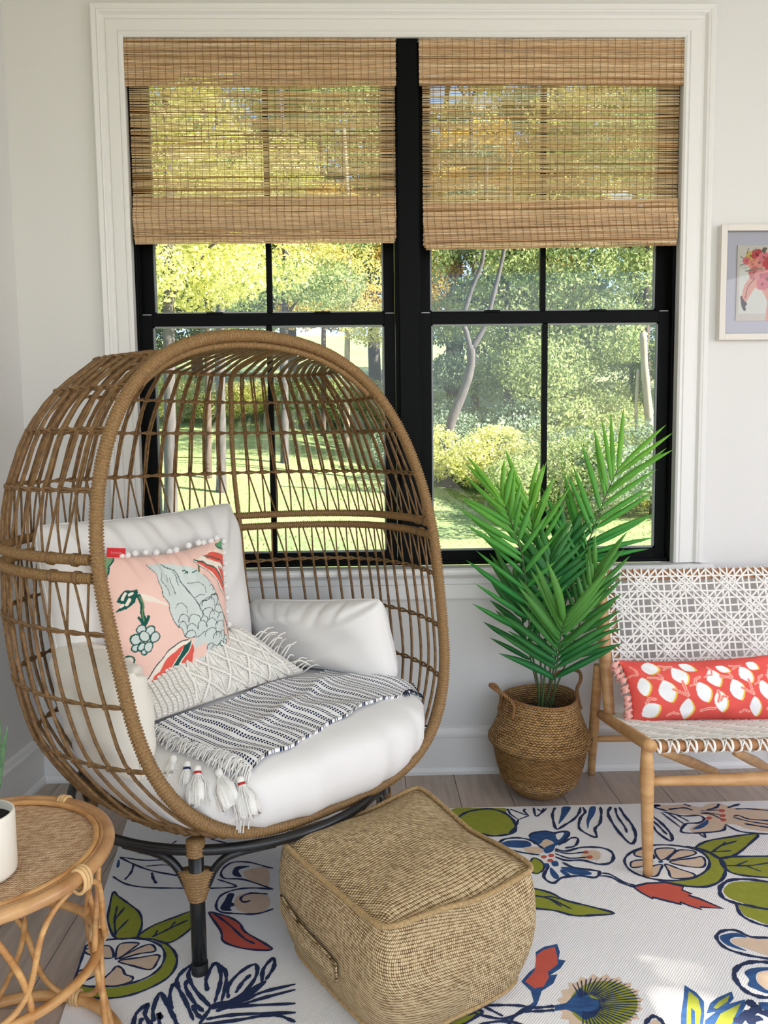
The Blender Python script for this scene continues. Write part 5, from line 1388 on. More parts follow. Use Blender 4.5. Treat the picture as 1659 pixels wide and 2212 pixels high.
bmf.build('printed_shapes', PM_, rug, smooth=False, kind='stuff'); bms.build('printed_outlines', PM_, rug, smooth=False, kind='stuff')

# ------------------------------------------------------------------ woven pouf
def uv_set(ob, UV):
    me = ob.data; l = me.uv_layers.new(name='UVMap'); li = np.zeros(len(me.loops), np.int32); me.loops.foreach_get('vertex_index', li)
    l.data.foreach_set('uv', np.asarray(UV, np.float32)[li].ravel())
def weave_mat(name, light, mid, dark, du, dv, mode='chain', bump=0.8, dist=0.003, rough=0.9, wav=0.8):
    """rows of stitches: u along the row, v across, both in metres"""
    m = bpy.data.materials.new(name); m.use_nodes = True; n = m.node_tree.nodes; L = m.node_tree.links; b = n['Principled BSDF']
    def M(op, a, bb=None):
        x = n.new('ShaderNodeMath'); x.operation = op
        for i, v in enumerate((a, bb)):
            if v is None: continue
            if isinstance(v, (int, float)): x.inputs[i].default_value = v
            else: L.new(v, x.inputs[i])
        return x.outputs[0]
    uv = n.new('ShaderNodeUVMap'); tc = n.new('ShaderNodeTexCoord')
    nz = n.new('ShaderNodeTexNoise'); nz.inputs['Scale'].default_value = 9; nz.inputs['Detail'].default_value = 3; L.new(tc.outputs['Object'], nz.inputs['Vector'])
    sp = n.new('ShaderNodeSeparateXYZ'); L.new(uv.outputs[0], sp.inputs[0])
    v = M('ADD', M('DIVIDE', sp.outputs[1], dv), M('MULTIPLY', nz.outputs['Fac'], wav)); u = M('DIVIDE', sp.outputs[0], du)
    row = M('FLOOR', v); fv = M('SUBTRACT', M('FRACT', v), 0.5); afv = M('ABSOLUTE', fv)
    if mode == 'chain': uu = M('ADD', M('ADD', u, M('MULTIPLY', row, 0.5)), M('MULTIPLY', fv, 0.7))
    else: uu = M('ADD', M('ADD', u, M('MULTIPLY', row, 0.5)), M('MULTIPLY', M('SIGN', M('SUBTRACT', M('FRACT', M('MULTIPLY', row, 0.5)), 0.25)), M('MULTIPLY', fv, 0.8)))
    fu = M('ABSOLUTE', M('SUBTRACT', M('FRACT', uu), 0.5))
    hgt = M('MULTIPLY', M('SUBTRACT', 1.0, M('POWER', M('MULTIPLY', afv, 2.0), 2.2)), M('SUBTRACT', 1.0, M('POWER', M('MULTIPLY', fu, 2.0), 2.5)))
    cell = n.new('ShaderNodeTexWhiteNoise'); cell.noise_dimensions = '2D'; cb = n.new('ShaderNodeCombineXYZ'); L.new(M('FLOOR', M('MULTIPLY', uu, 1.0)), cb.inputs[0]); L.new(row, cb.inputs[1]); L.new(cb.outputs[0], cell.inputs['Vector'])
    cr = n.new('ShaderNodeValToRGB'); e = cr.color_ramp.elements; e[0].position = 0.08; e[0].color = (*dark, 1); e[1].position = 0.75; e[1].color = (*light, 1); q = e.new(0.38); q.color = (*mid, 1)
    hv = M('ADD', M('MULTIPLY', hgt, 0.80), M('MULTIPLY', M('SUBTRACT', cell.outputs['Value'], 0.4), 0.42)); L.new(hv, cr.inputs[0])
    L.new(cr.outputs[0], b.inputs['Base Color']); b.inputs['Roughness'].default_value = rough; b.inputs['Specular IOR Level'].default_value = 0.2
    bp = n.new('ShaderNodeBump'); bp.inputs['Strength'].default_value = bump; bp.inputs['Distance'].default_value = dist; L.new(hgt, bp.inputs['Height']); L.new(bp.outputs[0], b.inputs['Normal'])
    return m
M_pouf = weave_mat('jute_knit', srgb(224, 202, 162), srgb(188, 158, 116), srgb(98, 74, 48), 0.0052, 0.0074)
M_pipe = mat('jute_piping', srgb(190, 158, 110), 0.9, var=0.4, scale=150, bump=0.6, bscale=200)
PCN = np.array([[0.605, -1.030], [0.860, -1.405], [1.212, -1.205], [0.972, -0.772]])     # left, front, right, back corner of the top seam
def pquad(s, t): return PCN[0]*((1-s)*(1-t))[..., None]+PCN[1]*(s*(1-t))[..., None]+PCN[2]*(s*t)[..., None]+PCN[3]*((1-s)*t)[..., None]
def perim(n, e):
    """superellipse perimeter in the unit square, starts mid front-left side"""
    th = np.arange(n)*2*PI/n
    # spread by arclength of the square
    c, s_ = np.cos(th), np.sin(th); r = 1/(np.abs(c)**e+np.abs(s_)**e)**(1/e); return r*c, r*s_
NP = 200; H = 0.292
pouf = thing('pouf', 'square woven jute pouf with piped seams, in front of the egg chair on the rug', 'pouf', (0.91, -1.10, RT))
Vp = []; UVp = []
ts = np.linspace(0, 1, 30)
for k, t in enumerate(ts):
    e = 5.0+13.0*t**2; sc = 1.0+0.075*math.sin(PI*min(1, t*1.05))**0.8-0.10*(1-t)**6
    x, y = perim(NP, e)
    th = np.arange(NP)*2*PI/NP
    fold = 0.010*np.sin(th*3+5*t+1)*math.sin(PI*t)+0.006*np.sin(th*7-9*t)*math.sin(PI*t)
    xy = pquad((1+x*(sc+fold))/2, (1+y*(sc+fold))/2)
    # sags under its seat: corners of the seam stay up, middles dip a little
    dip = 0.016*(1-np.abs(np.abs(x)-np.abs(y)))*0+0.014*np.clip(1-np.minimum(np.abs(x), np.abs(y))*1.1, 0, 1)*t**3
    z = RT+H*t-dip+0.004*np.sin(th*5+t*3)*t
    if k == 0: z = z*0+RT
    Vp.append(np.c_[xy, z]); per = np.r_[0, np.cumsum(np.linalg.norm(np.diff(xy, axis=0), axis=1))]; UVp.append(np.c_[per, np.full(NP, t*H*1.05)+0.02*np.sin(th*2+1)])
Vp = np.array(Vp); SEAM = Vp[-1].copy()
m_side = obj('side_panel', Vp.reshape(-1, 3), grid_faces(30, NP) if False else [(k*NP+i, k*NP+(i+1) % NP, (k+1)*NP+(i+1) % NP, (k+1)*NP+i) for k in range(29) for i in range(NP)]+[tuple(range(NP))[::-1]], M_pouf, pouf)
uv_set(m_side, np.concatenate(UVp))
_l = m_side.data.uv_layers[0]; _u = np.zeros(len(m_side.data.loops)*2, np.float32); _l.data.foreach_get('uv', _u); _u = _u.reshape(-1, 2)
for p in m_side.data.polygons:
    if p.loop_total == 4:
        q = _u[p.loop_start:p.loop_start+4]
        if q[:, 0].max()-q[:, 0].min() > 0.5: q[q[:, 0] < 0.5, 0] = q[:, 0].max()+0.009
_l.data.foreach_set('uv', _u.ravel())
ctr = SEAM.mean(0); Vt = []; 
rr = np.linspace(1, 0, 26)
for r in rr:
    P = ctr+(SEAM-ctr)*r; rise = 0.048*(1-r**2.4)-0.006*math.exp(-((r-0.93)/0.05)**2)
    P[:, 2] = SEAM[:, 2]*r**3+ctr[2]*(1-r**3)+rise+0.006*np.sin(P[:, 0]*22+1)*np.sin(P[:, 1]*17)*(1-r)*1.5
    Vt.append(P)
Vt = np.array(Vt).reshape(-1, 3)
top = obj('top_panel', Vt, [(k*NP+i, k*NP+(i+1) % NP, (k+1)*NP+(i+1) % NP, (k+1)*NP+i) for k in range(25) for i in range(NP)], M_pouf, pouf)
ed = (PCN[3]-PCN[0])/np.linalg.norm(PCN[3]-PCN[0]); eq = np.array([-ed[1], ed[0]]); uv_set(top, np.c_[Vt[:, :2]@ed, Vt[:, :2]@eq])
V, F = wrapped(SEAM+np.array([0, 0, 0.004]), 0.0062, 0.0055, 0.14, 8, closed=True); obj('piping', V, F, M_pipe, pouf)
V, F = wrapped((Vp[3]*1.0+(Vp[3]-Vp[3].mean(0))*0.006), 0.005, 0.0055, 0.14, 7, closed=True); obj('piping', V, F, M_pipe, pouf)
# carrying strap on the left face
f0 = PCN[0]; f1 = PCN[1]; nrm = np.array([(f1-f0)[1], -(f1-f0)[0]]); nrm /= np.linalg.norm(nrm)
if nrm@(f0-PCN.mean(0)) < 0: nrm = -nrm
st = []; n = 26
for a in np.linspace(0.10, 0.66, n):
    q = (a-0.10)/0.56; base = f0+(f1-f0)*a+nrm*(0.020+0.034*math.sin(PI*(0.12+0.76*a))+0.012*math.sin(PI*q))
    zc = 0.158-0.035*q
    st.append([np.r_[base, zc-0.022], np.r_[base+nrm*0.003, zc], np.r_[base, zc+0.022]])
st = np.array(st)
_pv = np.zeros(len(m_side.data.vertices)*3); m_side.data.vertices.foreach_get('co', _pv); _pb = BVHTree.FromPolygons((_pv.reshape(-1, 3)+wloc(pouf)).tolist(), [list(p.vertices) for p in m_side.data.polygons])
for ix in np.ndindex(st.shape[:2]):
    h = _pb.find_nearest(Vector(st[ix])); nn3 = np.array(h[1]); nn3 = nn3 if nn3[:2]@nrm > 0 else -nn3
    st[ix] = np.array(h[0])+nn3*(0.006+0.006*math.sin(PI*ix[0]/(n-1)))
so = sheet('carry_strap', st, 0.005, M_pouf, pouf); so.data.update()
sv = np.zeros(len(so.data.vertices)*3); so.data.vertices.foreach_get('co', sv); sv = sv.reshape(-1, 3); uv_set(so, np.c_[sv[:, 0]*0.6-sv[:, 1]*0.8, sv[:, 2]])

# ------------------------------------------------------------------ rattan side table
M_rat = mat('rattan_pole', srgb(216, 168, 108), 0.42, var=0.32, scale=16, stretch=(1, 1, 2.5), col2=srgb(168, 112, 58))
M_rat_dark = mat('rattan_rim', srgb(204, 158, 108), 0.28, var=0.25, scale=14, col2=srgb(158, 108, 64))
M_bind = mat('rattan_binding', srgb(226, 186, 130), 0.5, var=0.2, scale=60)
TX, TY, TH = 0.080, -1.425, 0.487
table = thing('side_table', 'round rattan side table with woven cane top and looped legs, at the left edge', 'table', (TX, TY, 0.0))
def circ(r, z, n=96, a0=0, a1=2*PI, end=False): 
    a = np.linspace(a0, a1, n, endpoint=end); return np.stack([TX+r*np.cos(a), TY+r*np.sin(a), np.full(n, z)], -1)
V, F = tube(circ(0.2325, TH-0.005), 0.0128, 14, closed=True); obj('top_rim', V, F, M_rat_dark, table)
V, F = tube(circ(0.2105, TH+0.003), 0.0058, 10, closed=True); obj('inner_rim', V, F, M_rat, table)
V, F = tube(circ(0.2205, TH+0.001), 0.0050, 8, closed=True); obj('inner_rim', V, F, M_rat_dark, table)
M_cane = weave_mat('woven_cane', srgb(232, 204, 168), srgb(202, 162, 124), srgb(140, 98, 66), 0.0068, 0.0060, bump=0.8, dist=0.0015, rough=0.45, wav=0.15)
pr = np.linspace(0, 0.2105, 9); Vc, Fc = lathe([(max(r, 1e-4), TH-0.003-0.002*(1-(r/0.2105)**2)) for r in pr], (TX, TY, 0), 72)
cane = obj('cane_top', Vc, Fc, M_cane, table); Vc = np.asarray(Vc); ca_, sa_ = math.cos(0.9), math.sin(0.9); uv_set(cane, np.c_[(Vc[:, 0])*ca_+Vc[:, 1]*sa_, -Vc[:, 0]*sa_+Vc[:, 1]*ca_])
obj('top_board', *lathe([(1e-4, TH-0.012), (0.215, TH-0.012), (0.215, TH-0.006), (1e-4, TH-0.006)], (TX, TY, 0), 48), M_rat_dark, table)
ZW = 0.262; RW = 0.206
V, F = tube(circ(RW, ZW), 0.0095, 10, closed=True); obj('waist_ring', V, F, M_rat, table)
V, F = tube(circ(0.240, 0.014), 0.012, 10, closed=True); obj('floor_ring', V, F, M_rat, table)
NL = 8; A0 = math.radians(-19)
def prad(z): return np.interp(z, [0.0, ZW, TH], [0.238, RW+0.006, 0.224])
def pole(a0, side, upper):
    """a bent pole: springs from one binding, crosses its neighbour and lands at the next"""
    da = 2*PI/NL
    t = np.linspace(0, 1, 26)
    ang = a0+side*da*(t+0.10*np.sin(2*PI*t))
    if upper: z = TH-0.030-(TH-0.030-ZW-0.006)*(0.5-0.5*np.cos(PI*t))
    else: z = ZW-0.006-(ZW-0.030)*(0.5-0.5*np.cos(PI*t))
    r = prad(z)+0.006*side
    return np.stack([TX+r*np.cos(ang), TY+r*np.sin(ang), z], -1)
for k in range(0, NL, 2):
    for side in (1, -1):
        a = A0+k*2*PI/NL
        V, F = tube(pole(a, side, True), 0.0055*(1+0.05*np.sin(np.arange(26)*1.3)), 9); obj('bent_pole', V, F, M_rat, table)
        a = A0+(k+1)*2*PI/NL
        V, F = tube(pole(a, side, False), 0.0062*(1+0.05*np.sin(np.arange(26)*1.3)), 9); obj('bent_pole', V, F, M_rat, table)
        # second, steeper pair from the rim through the waist to the floor
        a = A0+(k+1)*2*PI/NL
        z = np.linspace(TH-0.020, 0.016, 30); t = np.linspace(0, 1, 30)
        ang = a+side*0.40*np.abs(np.sin(PI*t))*np.where(t < 0.5, 1, -1)*0.9
        r = prad(z)-0.010
        V, F = tube(np.stack([TX+r*np.cos(ang), TY+r*np.sin(ang), z], -1), 0.0060, 8); obj('bent_pole', V, F, M_rat, table)
def binding(a, r, z, w, h):
    d = np.array([math.cos(a), math.sin(a), 0]); tg_ = np.array([-d[1], d[0], 0]); c0 = np.array([TX, TY, z])+d*r
    m = MB()
    for q in (-1, 0, 1):
        P = [c0+tg_*(q*0.0075)+d*(math.cos(x)*w)+np.array([0, 0, math.sin(x)*h]) for x in np.linspace(0, 2*PI, 17)[:-1]]
        m.tube(P, 0.0040, 6, closed=True)
    m.build('binding', M_bind, table)
for k in range(NL):
    a = A0+k*2*PI/NL
    if k % 2 == 0: binding(a, 0.2315, TH-0.012, 0.0165, 0.0225)
    else: binding(a, RW, ZW, 0.016, 0.017)
    if k % 2 == 0: binding(a, 0.238, 0.019, 0.012, 0.017)

# ------------------------------------------------------------------ white pot with an aloe on the table
M_pot = mat('cream_ceramic', srgb(238, 232, 220), 0.35)
px_, py_ = 0.122, -1.498
pot = thing('plant_pot', 'cream ceramic pot with a spiky aloe, on the rattan table at the left edge', 'potted plant', (px_, py_, TH+0.003))
prof = [(1e-4, 0.0), (0.050, 0.0), (0.055, 0.004), (0.0565, 0.012), (0.0570, 0.112), (0.0560, 0.118), (0.0535, 0.1195), (0.0515, 0.117), (0.0510, 0.100), (1e-4, 0.099)]
obj('pot', *lathe(prof, (px_, py_, TH-0.003+0.003), 56), M_pot, pot)
M_soil = mat('dark_soil', (0.012, 0.010, 0.008), 0.95, bump=1.0, bscale=160)
obj('soil', *lathe([(1e-4, 0.104), (0.0508, 0.103), (0.0508, 0.098)], (px_, py_, TH), 40), M_soil, pot)
M_aloe = mat('aloe_leaf', srgb(92, 128, 86), 0.45, var=0.3, scale=60, col2=srgb(62, 96, 66))
for P in ([(0.010, 0.0, 0.100), (0.030, 0.004, 0.17), (0.045, 0.000, 0.23), (0.060, -0.004, 0.283)], [(-0.005, 0.01, 0.10), (0.018, 0.02, 0.18), (0.030, 0.02, 0.26), (0.034, 0.02, 0.32)], [(-0.012, -0.008, 0.10), (-0.03, -0.02, 0.18), (-0.06, -0.03, 0.25)], [(0.0, 0.015, 0.10), (-0.02, 0.05, 0.19), (-0.04, 0.07, 0.27)], [(0.004, -0.014, 0.10), (-0.004, -0.03, 0.17), (-0.03, -0.05, 0.22)]):
    C = spline(np.asarray(P)+np.array([px_, py_, TH]), 16); V, F = tube(C, np.interp(np.linspace(0, 1, 16), [0, 0.25, 0.7, 1], [0.0085, 0.0085, 0.0058, 0.0008]), 10, sq=(1, 0.6)); obj('leaf', V, F, M_aloe, pot)
# ------------------------------------------------------------------ oak armchair with white woven cord
M_ash = mat('oak_frame', srgb(208, 164, 112), 0.45, var=0.24, scale=7, stretch=(1.5, 1.5, 7), col2=srgb(178, 130, 82), bump=0.03, bscale=60)
M_ash2 = mat('brown_board', srgb(176, 124, 78), 0.5, var=0.25, scale=8, stretch=(6, 1, 1), col2=srgb(150, 98, 58))
M_strip = mat('white_cord', srgb(238, 234, 228), 0.7, bump=0.1, bscale=200)
ax0, ax1 = 1.638, 2.470
lounge = thing('woven_armchair', 'low oak armchair with seat and back woven in white cord, at the right edge', 'chair', ((ax0+ax1)/2, -0.42, 0.0))
for x, s in ((ax0, 1), (ax1, -1)):
    P = np.array([(x+0.006*s, -0.742, 0.0), (x+0.003*s, -0.742, 0.10), (x, -0.742, 0.22), (x-0.002*s, -0.742, 0.30), (x-0.004*s, -0.742, 0.375), (x-0.004*s, -0.742, 0.395)])
    V, F = tube(spline(P, 24), np.interp(np.linspace(0, 1, 24), [0, 0.25, 0.62, 0.85, 1], [0.0130, 0.0165, 0.0205, 0.0155, 0.0140]), 16); obj('front_leg', V, F, M_ash, lounge)
    P = np.array([(x-0.004*s, -0.772, 0.405), (x+0.004*s, -0.60, 0.372), (x+0.016*s, -0.40, 0.332), (x+0.030*s, -0.205, 0.292)])
    V, F = tube(spline(P, 22), np.interp(np.linspace(0, 1, 22), [0, 0.3, 0.8, 1], [0.0185, 0.0195, 0.0175, 0.0165]), 18); obj('seat_rail', V, F, M_ash, lounge)
    P = np.array([(x+0.036*s, -0.285, 0.30), (x+0.038*s, -0.225, 0.47), (x+0.042*s, -0.160, 0.65), (x+0.045*s, -0.103, 0.812)])
    V, F = tube(spline(P, 22), np.interp(np.linspace(0, 1, 22), [0, 0.5, 1], [0.0180, 0.0228, 0.0185]), 16); obj('back_post', V, F, M_ash, lounge)
    P = np.array([(x+0.044*s, -0.048, 0.0), (x+0.032*s, -0.105, 0.16), (x+0.022*s, -0.165, 0.34), (x+0.018*s, -0.195, 0.47)])
    V, F = tube(spline(P, 20), np.interp(np.linspace(0, 1, 20), [0, 0.45, 1], [0.0125, 0.0185, 0.0150]), 14); obj('rear_leg', V, F, M_ash2 if False else M_ash, lounge)
def bar(a, b, r0, r1, nm, m=M_ash):
    V, F = tube(spline([a, (np.asarray(a)+np.asarray(b))/2, b], 18), np.interp(np.linspace(0, 1, 18), [0, 0.5, 1], [r0, r1, r0]), 14); obj(nm, V, F, m, lounge)
bar((ax0+0.008, -0.742, 0.288), (ax1-0.008, -0.742, 0.288), 0.0125, 0.0215, 'front_stretcher')
bar((ax0+0.034, -0.100, 0.160), (ax1-0.034, -0.100, 0.160), 0.011, 0.0155, 'rear_stretcher')
bar((1.690, -0.700, 0.362), (2.075, -0.240, 0.085), 0.013, 0.0175, 'brace'); bar((1.915, -0.700, 0.352), (2.250, -0.260, 0.105), 0.013, 0.0175, 'brace')
sx0, sx1 = ax0+0.020, ax1-0.020
bar((sx0-0.01, -0.735, 0.388), (sx1+0.01, -0.735, 0.388), 0.0135, 0.0160, 'front_rail', M_ash2); bar((sx0+0.02, -0.255, 0.297), (sx1-0.02, -0.255, 0.297), 0.012, 0.013, 'rear_rail', M_ash2)
# back frame boards inside the weave
def bk(x, s):   # s: 0 bottom .. 1 top on the back plane
    x, s = np.broadcast_arrays(np.asarray(x, float), np.asarray(s, float)); return np.stack([x, -0.232+0.120*s, 0.445+0.360*s], -1)
bn = np.array([0, -0.949, 0.316])
def board(xa, xb, sa, sb, nm):
    V = np.concatenate([np.array([bk(xa, sa), bk(xb, sa), bk(xb, sb), bk(xa, sb)])+bn*d for d in (-0.012, 0.0)]); obj(nm, V, [(3, 2, 1, 0), (4, 5, 6, 7), (0, 1, 5, 4), (1, 2, 6, 5), (2, 3, 7, 6), (3, 0, 4, 7)], M_ash2, lounge, smooth=False)
bx0, bx1 = ax0+0.066, ax1-0.066
board(bx0, bx1, 0.89, 0.985, 'back_board'); board(bx0, bx1, 0.0, 0.085, 'back_board'); board(bx0, bx0+0.032, 0.085, 0.89, 'back_board'); board(bx1-0.032, bx1, 0.085, 0.89, 'back_board')
M_peg = M_ash
for s in (0.05, 0.94):
    for x, d in ((bx0, -1), (bx1, 1)):
        V, F = tube([bk(x+0.002*(-d), s)-bn*0.006, bk(x+d*0.028, s)-bn*0.006], 0.006, 10); obj('dowel', V, F, M_peg, lounge)
def strip(P, w, t, nrm, nm, par):
    """flat cord along P, lying on a surface with normal nrm"""
    P = np.asarray(P, float); d = np.gradient(P, axis=0); d /= np.linalg.norm(d, axis=1, keepdims=True); sd = np.cross(d, nrm); sd /= np.linalg.norm(sd, axis=1, keepdims=True)
    nr = np.cross(sd, d); k = len(P)
    V = np.concatenate([P+sd*w-nr*t, P+sd*w*0.9+nr*t, P-sd*w*0.9+nr*t, P-sd*w-nr*t])
    F = [(a*k+i, a*k+i+1, b*k+i+1, b*k+i) for i in range(k-1) for a, b in ((0, 1), (1, 2), (2, 3), (3, 0))]+[(0, k, 2*k, 3*k), (k-1, 4*k-1, 3*k-1, 2*k-1)]
    return obj(nm, V, F, M_strip, par, smooth=False)
ST = 0.0262
nxs = int((bx1-bx0)/ST)+1; nzs = 15; ss = np.linspace(0.0, 0.985, nzs)
xs_ = bx0+np.arange(nxs)*ST
for i, x in enumerate(xs_):       # uprights wrap over the top and bottom boards
    lean = 0.004*math.sin(i*2.1)
    P = [bk(x, 0.02)-bn*0.015, bk(x, -0.012)-bn*0.004, bk(x+lean*0.2, 0.0)+bn*0.0025]+[bk(x+lean*math.sin(q*3), q)+bn*(0.0028+0.0012*(j % 2)) for j, q in enumerate(np.linspace(0.06, 0.94, 12))]+[bk(x, 0.985)+bn*0.0025, bk(x, 1.0)-bn*0.004, bk(x, 0.97)-bn*0.015]
    strip(P, 0.0034, 0.0009, bn, 'upright_strip', lounge)
for j, s in enumerate(ss[1:-1]):
    x = np.linspace(bx0-0.004, bx1+0.004, 14); z = s+0.004*np.sin(x*40+j)
    P = bk(x, z)+bn*(0.0045+0.0008*((np.arange(14)+j) % 2))[:, None]; P = np.vstack([bk(bx0-0.006, s)-bn*0.008, P, bk(bx1+0.006, s)-bn*0.008])
    strip(P, 0.0034, 0.0009, bn, 'cross_strip', lounge)
BH = 0.985*math.hypot(0.120, 0.360)          # height of the back along its slope
def diag(sgn, off, lay):
    pts = []
    for q in np.linspace(-0.1, 1.1, 60):
        h = q*BH; x = off+sgn*h
        if bx0 <= x <= bx1 and 0 <= h <= BH: pts.append(bk(x, q*0.985)+bn*lay)
    if len(pts) > 6: strip(pts[::max(1, len(pts)//10)]+[pts[-1]], 0.0034, 0.0009, bn, 'diagonal_strip', lounge)
per = 6*ST; k = 0
for base in np.arange(bx0-BH-per, bx1+BH+per, per):
    for d in (0.0, ST, 2*ST):
        diag(1, base+d, 0.0066); diag(-1, base+d+0.01, 0.0082)
# seat weave
def st_(x, t):    # t: 0 front .. 1 rear; sags in the middle
    x, t = np.broadcast_arrays(np.asarray(x, float), np.asarray(t, float)); sg = 0.012*np.sin(PI*np.clip(t, 0, 1))*np.sin(PI*(x-sx0)/(sx1-sx0)); return np.stack([x, -0.735+0.48*t, 0.4045-0.094*t-sg], -1)
sn = np.array([0, -0.19, 0.98])
for i, x in enumerate(np.arange(sx0+0.012, sx1-0.005, ST)):
    wr = [np.array([x, -0.735-0.0175*math.cos(a), 0.388+0.0175*math.sin(a)]) for a in np.linspace(-1.9, 1.3, 9)]
    P = wr+[st_(x, t)+sn*0.0015 for t in np.linspace(0.04, 1.0, 10)]
    nr_ = np.array([0, 0, 1.0])
    P = np.asarray(P); d = np.gradient(P, axis=0); V, F = tube(P, 0.0042, 6, sq=(0.35, 1.0)); obj('seat_strip', V, F, M_strip, lounge)
for j, t in enumerate(np.linspace(0.05, 0.97, 18)):
    x = np.linspace(sx0-0.004, sx1+0.004, 16); P = st_(x, np.full(16, t))+sn*(0.003+0.0008*((np.arange(16)+j) % 2))[:, None]; strip(P, 0.0028, 0.0009, sn, 'seat_cross_strip', lounge)
def sdiag(sgn, off, lay):
    pts = []
    for q in np.linspace(0, 1, 40):
        x = off+sgn*q*0.49
        if sx0 <= x <= sx1: pts.append(st_(x, q)+sn*lay)
    if len(pts) > 5: strip(pts[::max(1, len(pts)//9)]+[pts[-1]], 0.0028, 0.0009, sn, 'seat_diagonal_strip', lounge)
for base in np.arange(sx0-0.6, sx1+0.6, per):
    for d in (0.0, 0.026, 0.052): sdiag(1, base+d, 0.0050); sdiag(-1, base+d+0.01, 0.0062)
for i, x in enumerate(np.arange(sx0+0.02, sx1-0.04, 0.0524)):      # slanted wraps over the front rail
    for sgn in (1, -1):
        P = [np.array([x+sgn*0.030*(a+1.9)/3.2, -0.735-0.0190*math.cos(a), 0.388+0.0190*math.sin(a)]) for a in np.linspace(-1.9, 1.3, 9)]
        V, F = tube(P, 0.0042, 6, sq=(0.35, 1.0)); obj('rail_wrap', V, F, M_strip, lounge)

# ------------------------------------------------------------------ lemon pillow
LR = srgb(232, 92, 84); LY = srgb(240, 200, 80); LW = srgb(246, 246, 246); LP = srgb(246, 176, 160)
HL = homog([(-1, -1), (1, -1), (1, 1), (-1, 1)], [(455, 1425), (1730, 1460), (1770, 830), (380, 880)])
def lemon_print(u, v):
    d = HL@np.stack([u, v, np.ones_like(u)]); x = d[0]/d[2]; y = d[1]/d[2]
    c = np.tile(np.array(LR), (len(u), 1)); PX = 592.0
    def lemon(cx, cy, rx, ry, rot):
        for dx, dy, col in ((14, 6, LY), (0, 0, LW)):
            ca, sa = math.cos(rot), math.sin(rot); X = (x-cx-dx)*ca+(y-cy-dy)*sa; Y = -(x-cx-dx)*sa+(y-cy-dy)*ca
            t = np.clip(Y/ry, -1, 1); w = rx*np.clip(1-np.abs(t)**1.55, 0, 1)**0.72; c[(np.abs(X) < w) & (np.abs(Y) < ry)] = col
    def leaf(pl, w=10):
        pl = np.asarray(pl, float); c[near(x, y, pl, w)] = LP; c[near(x, y, pl, w*0.25)] = LR
    for rep in range(0, 4):
        o = rep*PX
        for (cx, cy, rx, ry, rot) in [(573, 958, 62, 64, 0.1), (785, 1035, 66, 92, -0.45), (1074, 1060, 62, 94, -0.35), (965, 1195, 66, 100, -0.25), (675, 1180, 66, 104, -0.25), (1110, 1285, 60, 100, -0.1), (830, 1340, 52, 88, 0.0), (505, 1135, 46, 84, -0.1), (560, 1340, 66, 66, 0.9), (870, 945, 66, 42, 0.5), (1165, 970, 66, 36, 0.4)]:
            if cx in (573, 505, 560) and rep != 0: continue
            lemon(cx+o, cy, rx, ry, rot)
        for pl, w in [([(795, 1090), (815, 1150), (830, 1225)], 14), ([(720, 1165), (780, 1195), (828, 1228)], 12), ([(650, 935), (700, 945), (745, 940)], 12), ([(668, 975), (700, 955), (740, 942)], 9), ([(905, 1120), (915, 1070), (950, 1050)], 14), ([(862, 1135), (900, 1120)], 8), ([(1095, 1190), (1105, 1230), (1085, 1290)], 14), ([(545, 1055), (600, 1055), (640, 1070)], 12), ([(615, 1010), (640, 1040), (645, 1070)], 9), ([(945, 1365), (1000, 1350), (1055, 1350)], 12), ([(440, 950), (465, 980), (470, 1020)], 9), ([(405, 1050), (440, 1030), (470, 1030)], 8), ([(520, 1280), (540, 1240), (580, 1250)], 12), ([(690, 1390), (730, 1370), (770, 1385)], 10), ([(1130, 1040), (1180, 1050), (1240, 1055)], 10)]:
            leaf([(a+o, b) for a, b in pl], w)
    return c
lemon_print.back = LR
PL = Pillow((1.712, -0.395, 0.333), (2.235, -0.395, 0.330), (2.240, -0.315, 0.535), (1.690, -0.315, 0.522), 0.12, pinch=0.06, face=(0, -1, 0.2), noise_amp=0.003, seed=4.1, creases=[(-0.95, 0.9, -0.6, 0.3, 0.08, 0.008), (0.1, -1, 0.15, -0.5, 0.07, 0.006)], sag=0.06)
lp = PL.mesh('lemon_pillow', attr_mat('printed_coral_cotton', 0.85, bump=0.05, bscale=600), 240, colfn=lemon_print, base=(1.98, -0.36, 0.33)); tag(lp, 'long coral pillow printed with white lemons, pink tassels, on the woven armchair', 'pillow')
M_pink = mat('pink_yarn', srgb(238, 178, 166), 0.95, bump=0.6, bscale=220)
for i, t in enumerate(np.linspace(0.97, -0.97, 11)):
    for side in ((-1, 1) if i % 1 == 0 else (-1,)):
        p = PL.mid(np.array(float(side)), np.array(t)); d = np.array([side*0.024, rng.normal(-0.006, 0.004), rng.normal(-0.010, 0.008)])
        q = np.linspace(0, 1, 8)[:, None]; P = p+d*q
        V, F = tube(P, [0.003, 0.0065, 0.0050, 0.0085, 0.0105, 0.0115, 0.0115, 0.0095], 10); V = np.asarray(V); V += rng.normal(0, 0.0009, V.shape)
        to = obj('tassel', V, F, M_pink, lp)
        m = MB()
        for r_ in range(14):
            an = rng.uniform(0, 2*PI); rr_ = 0.0105; off = np.array([0, math.cos(an), math.sin(an)])*rr_; m.tube([P[3]+off*0.4, P[5]+off, P[7]+d*rng.uniform(0.05, 0.25)+off*rng.uniform(0.6, 1.1)], 0.0011, 4, caps=False)
        m.build('strands', M_pink, to, kind='stuff')

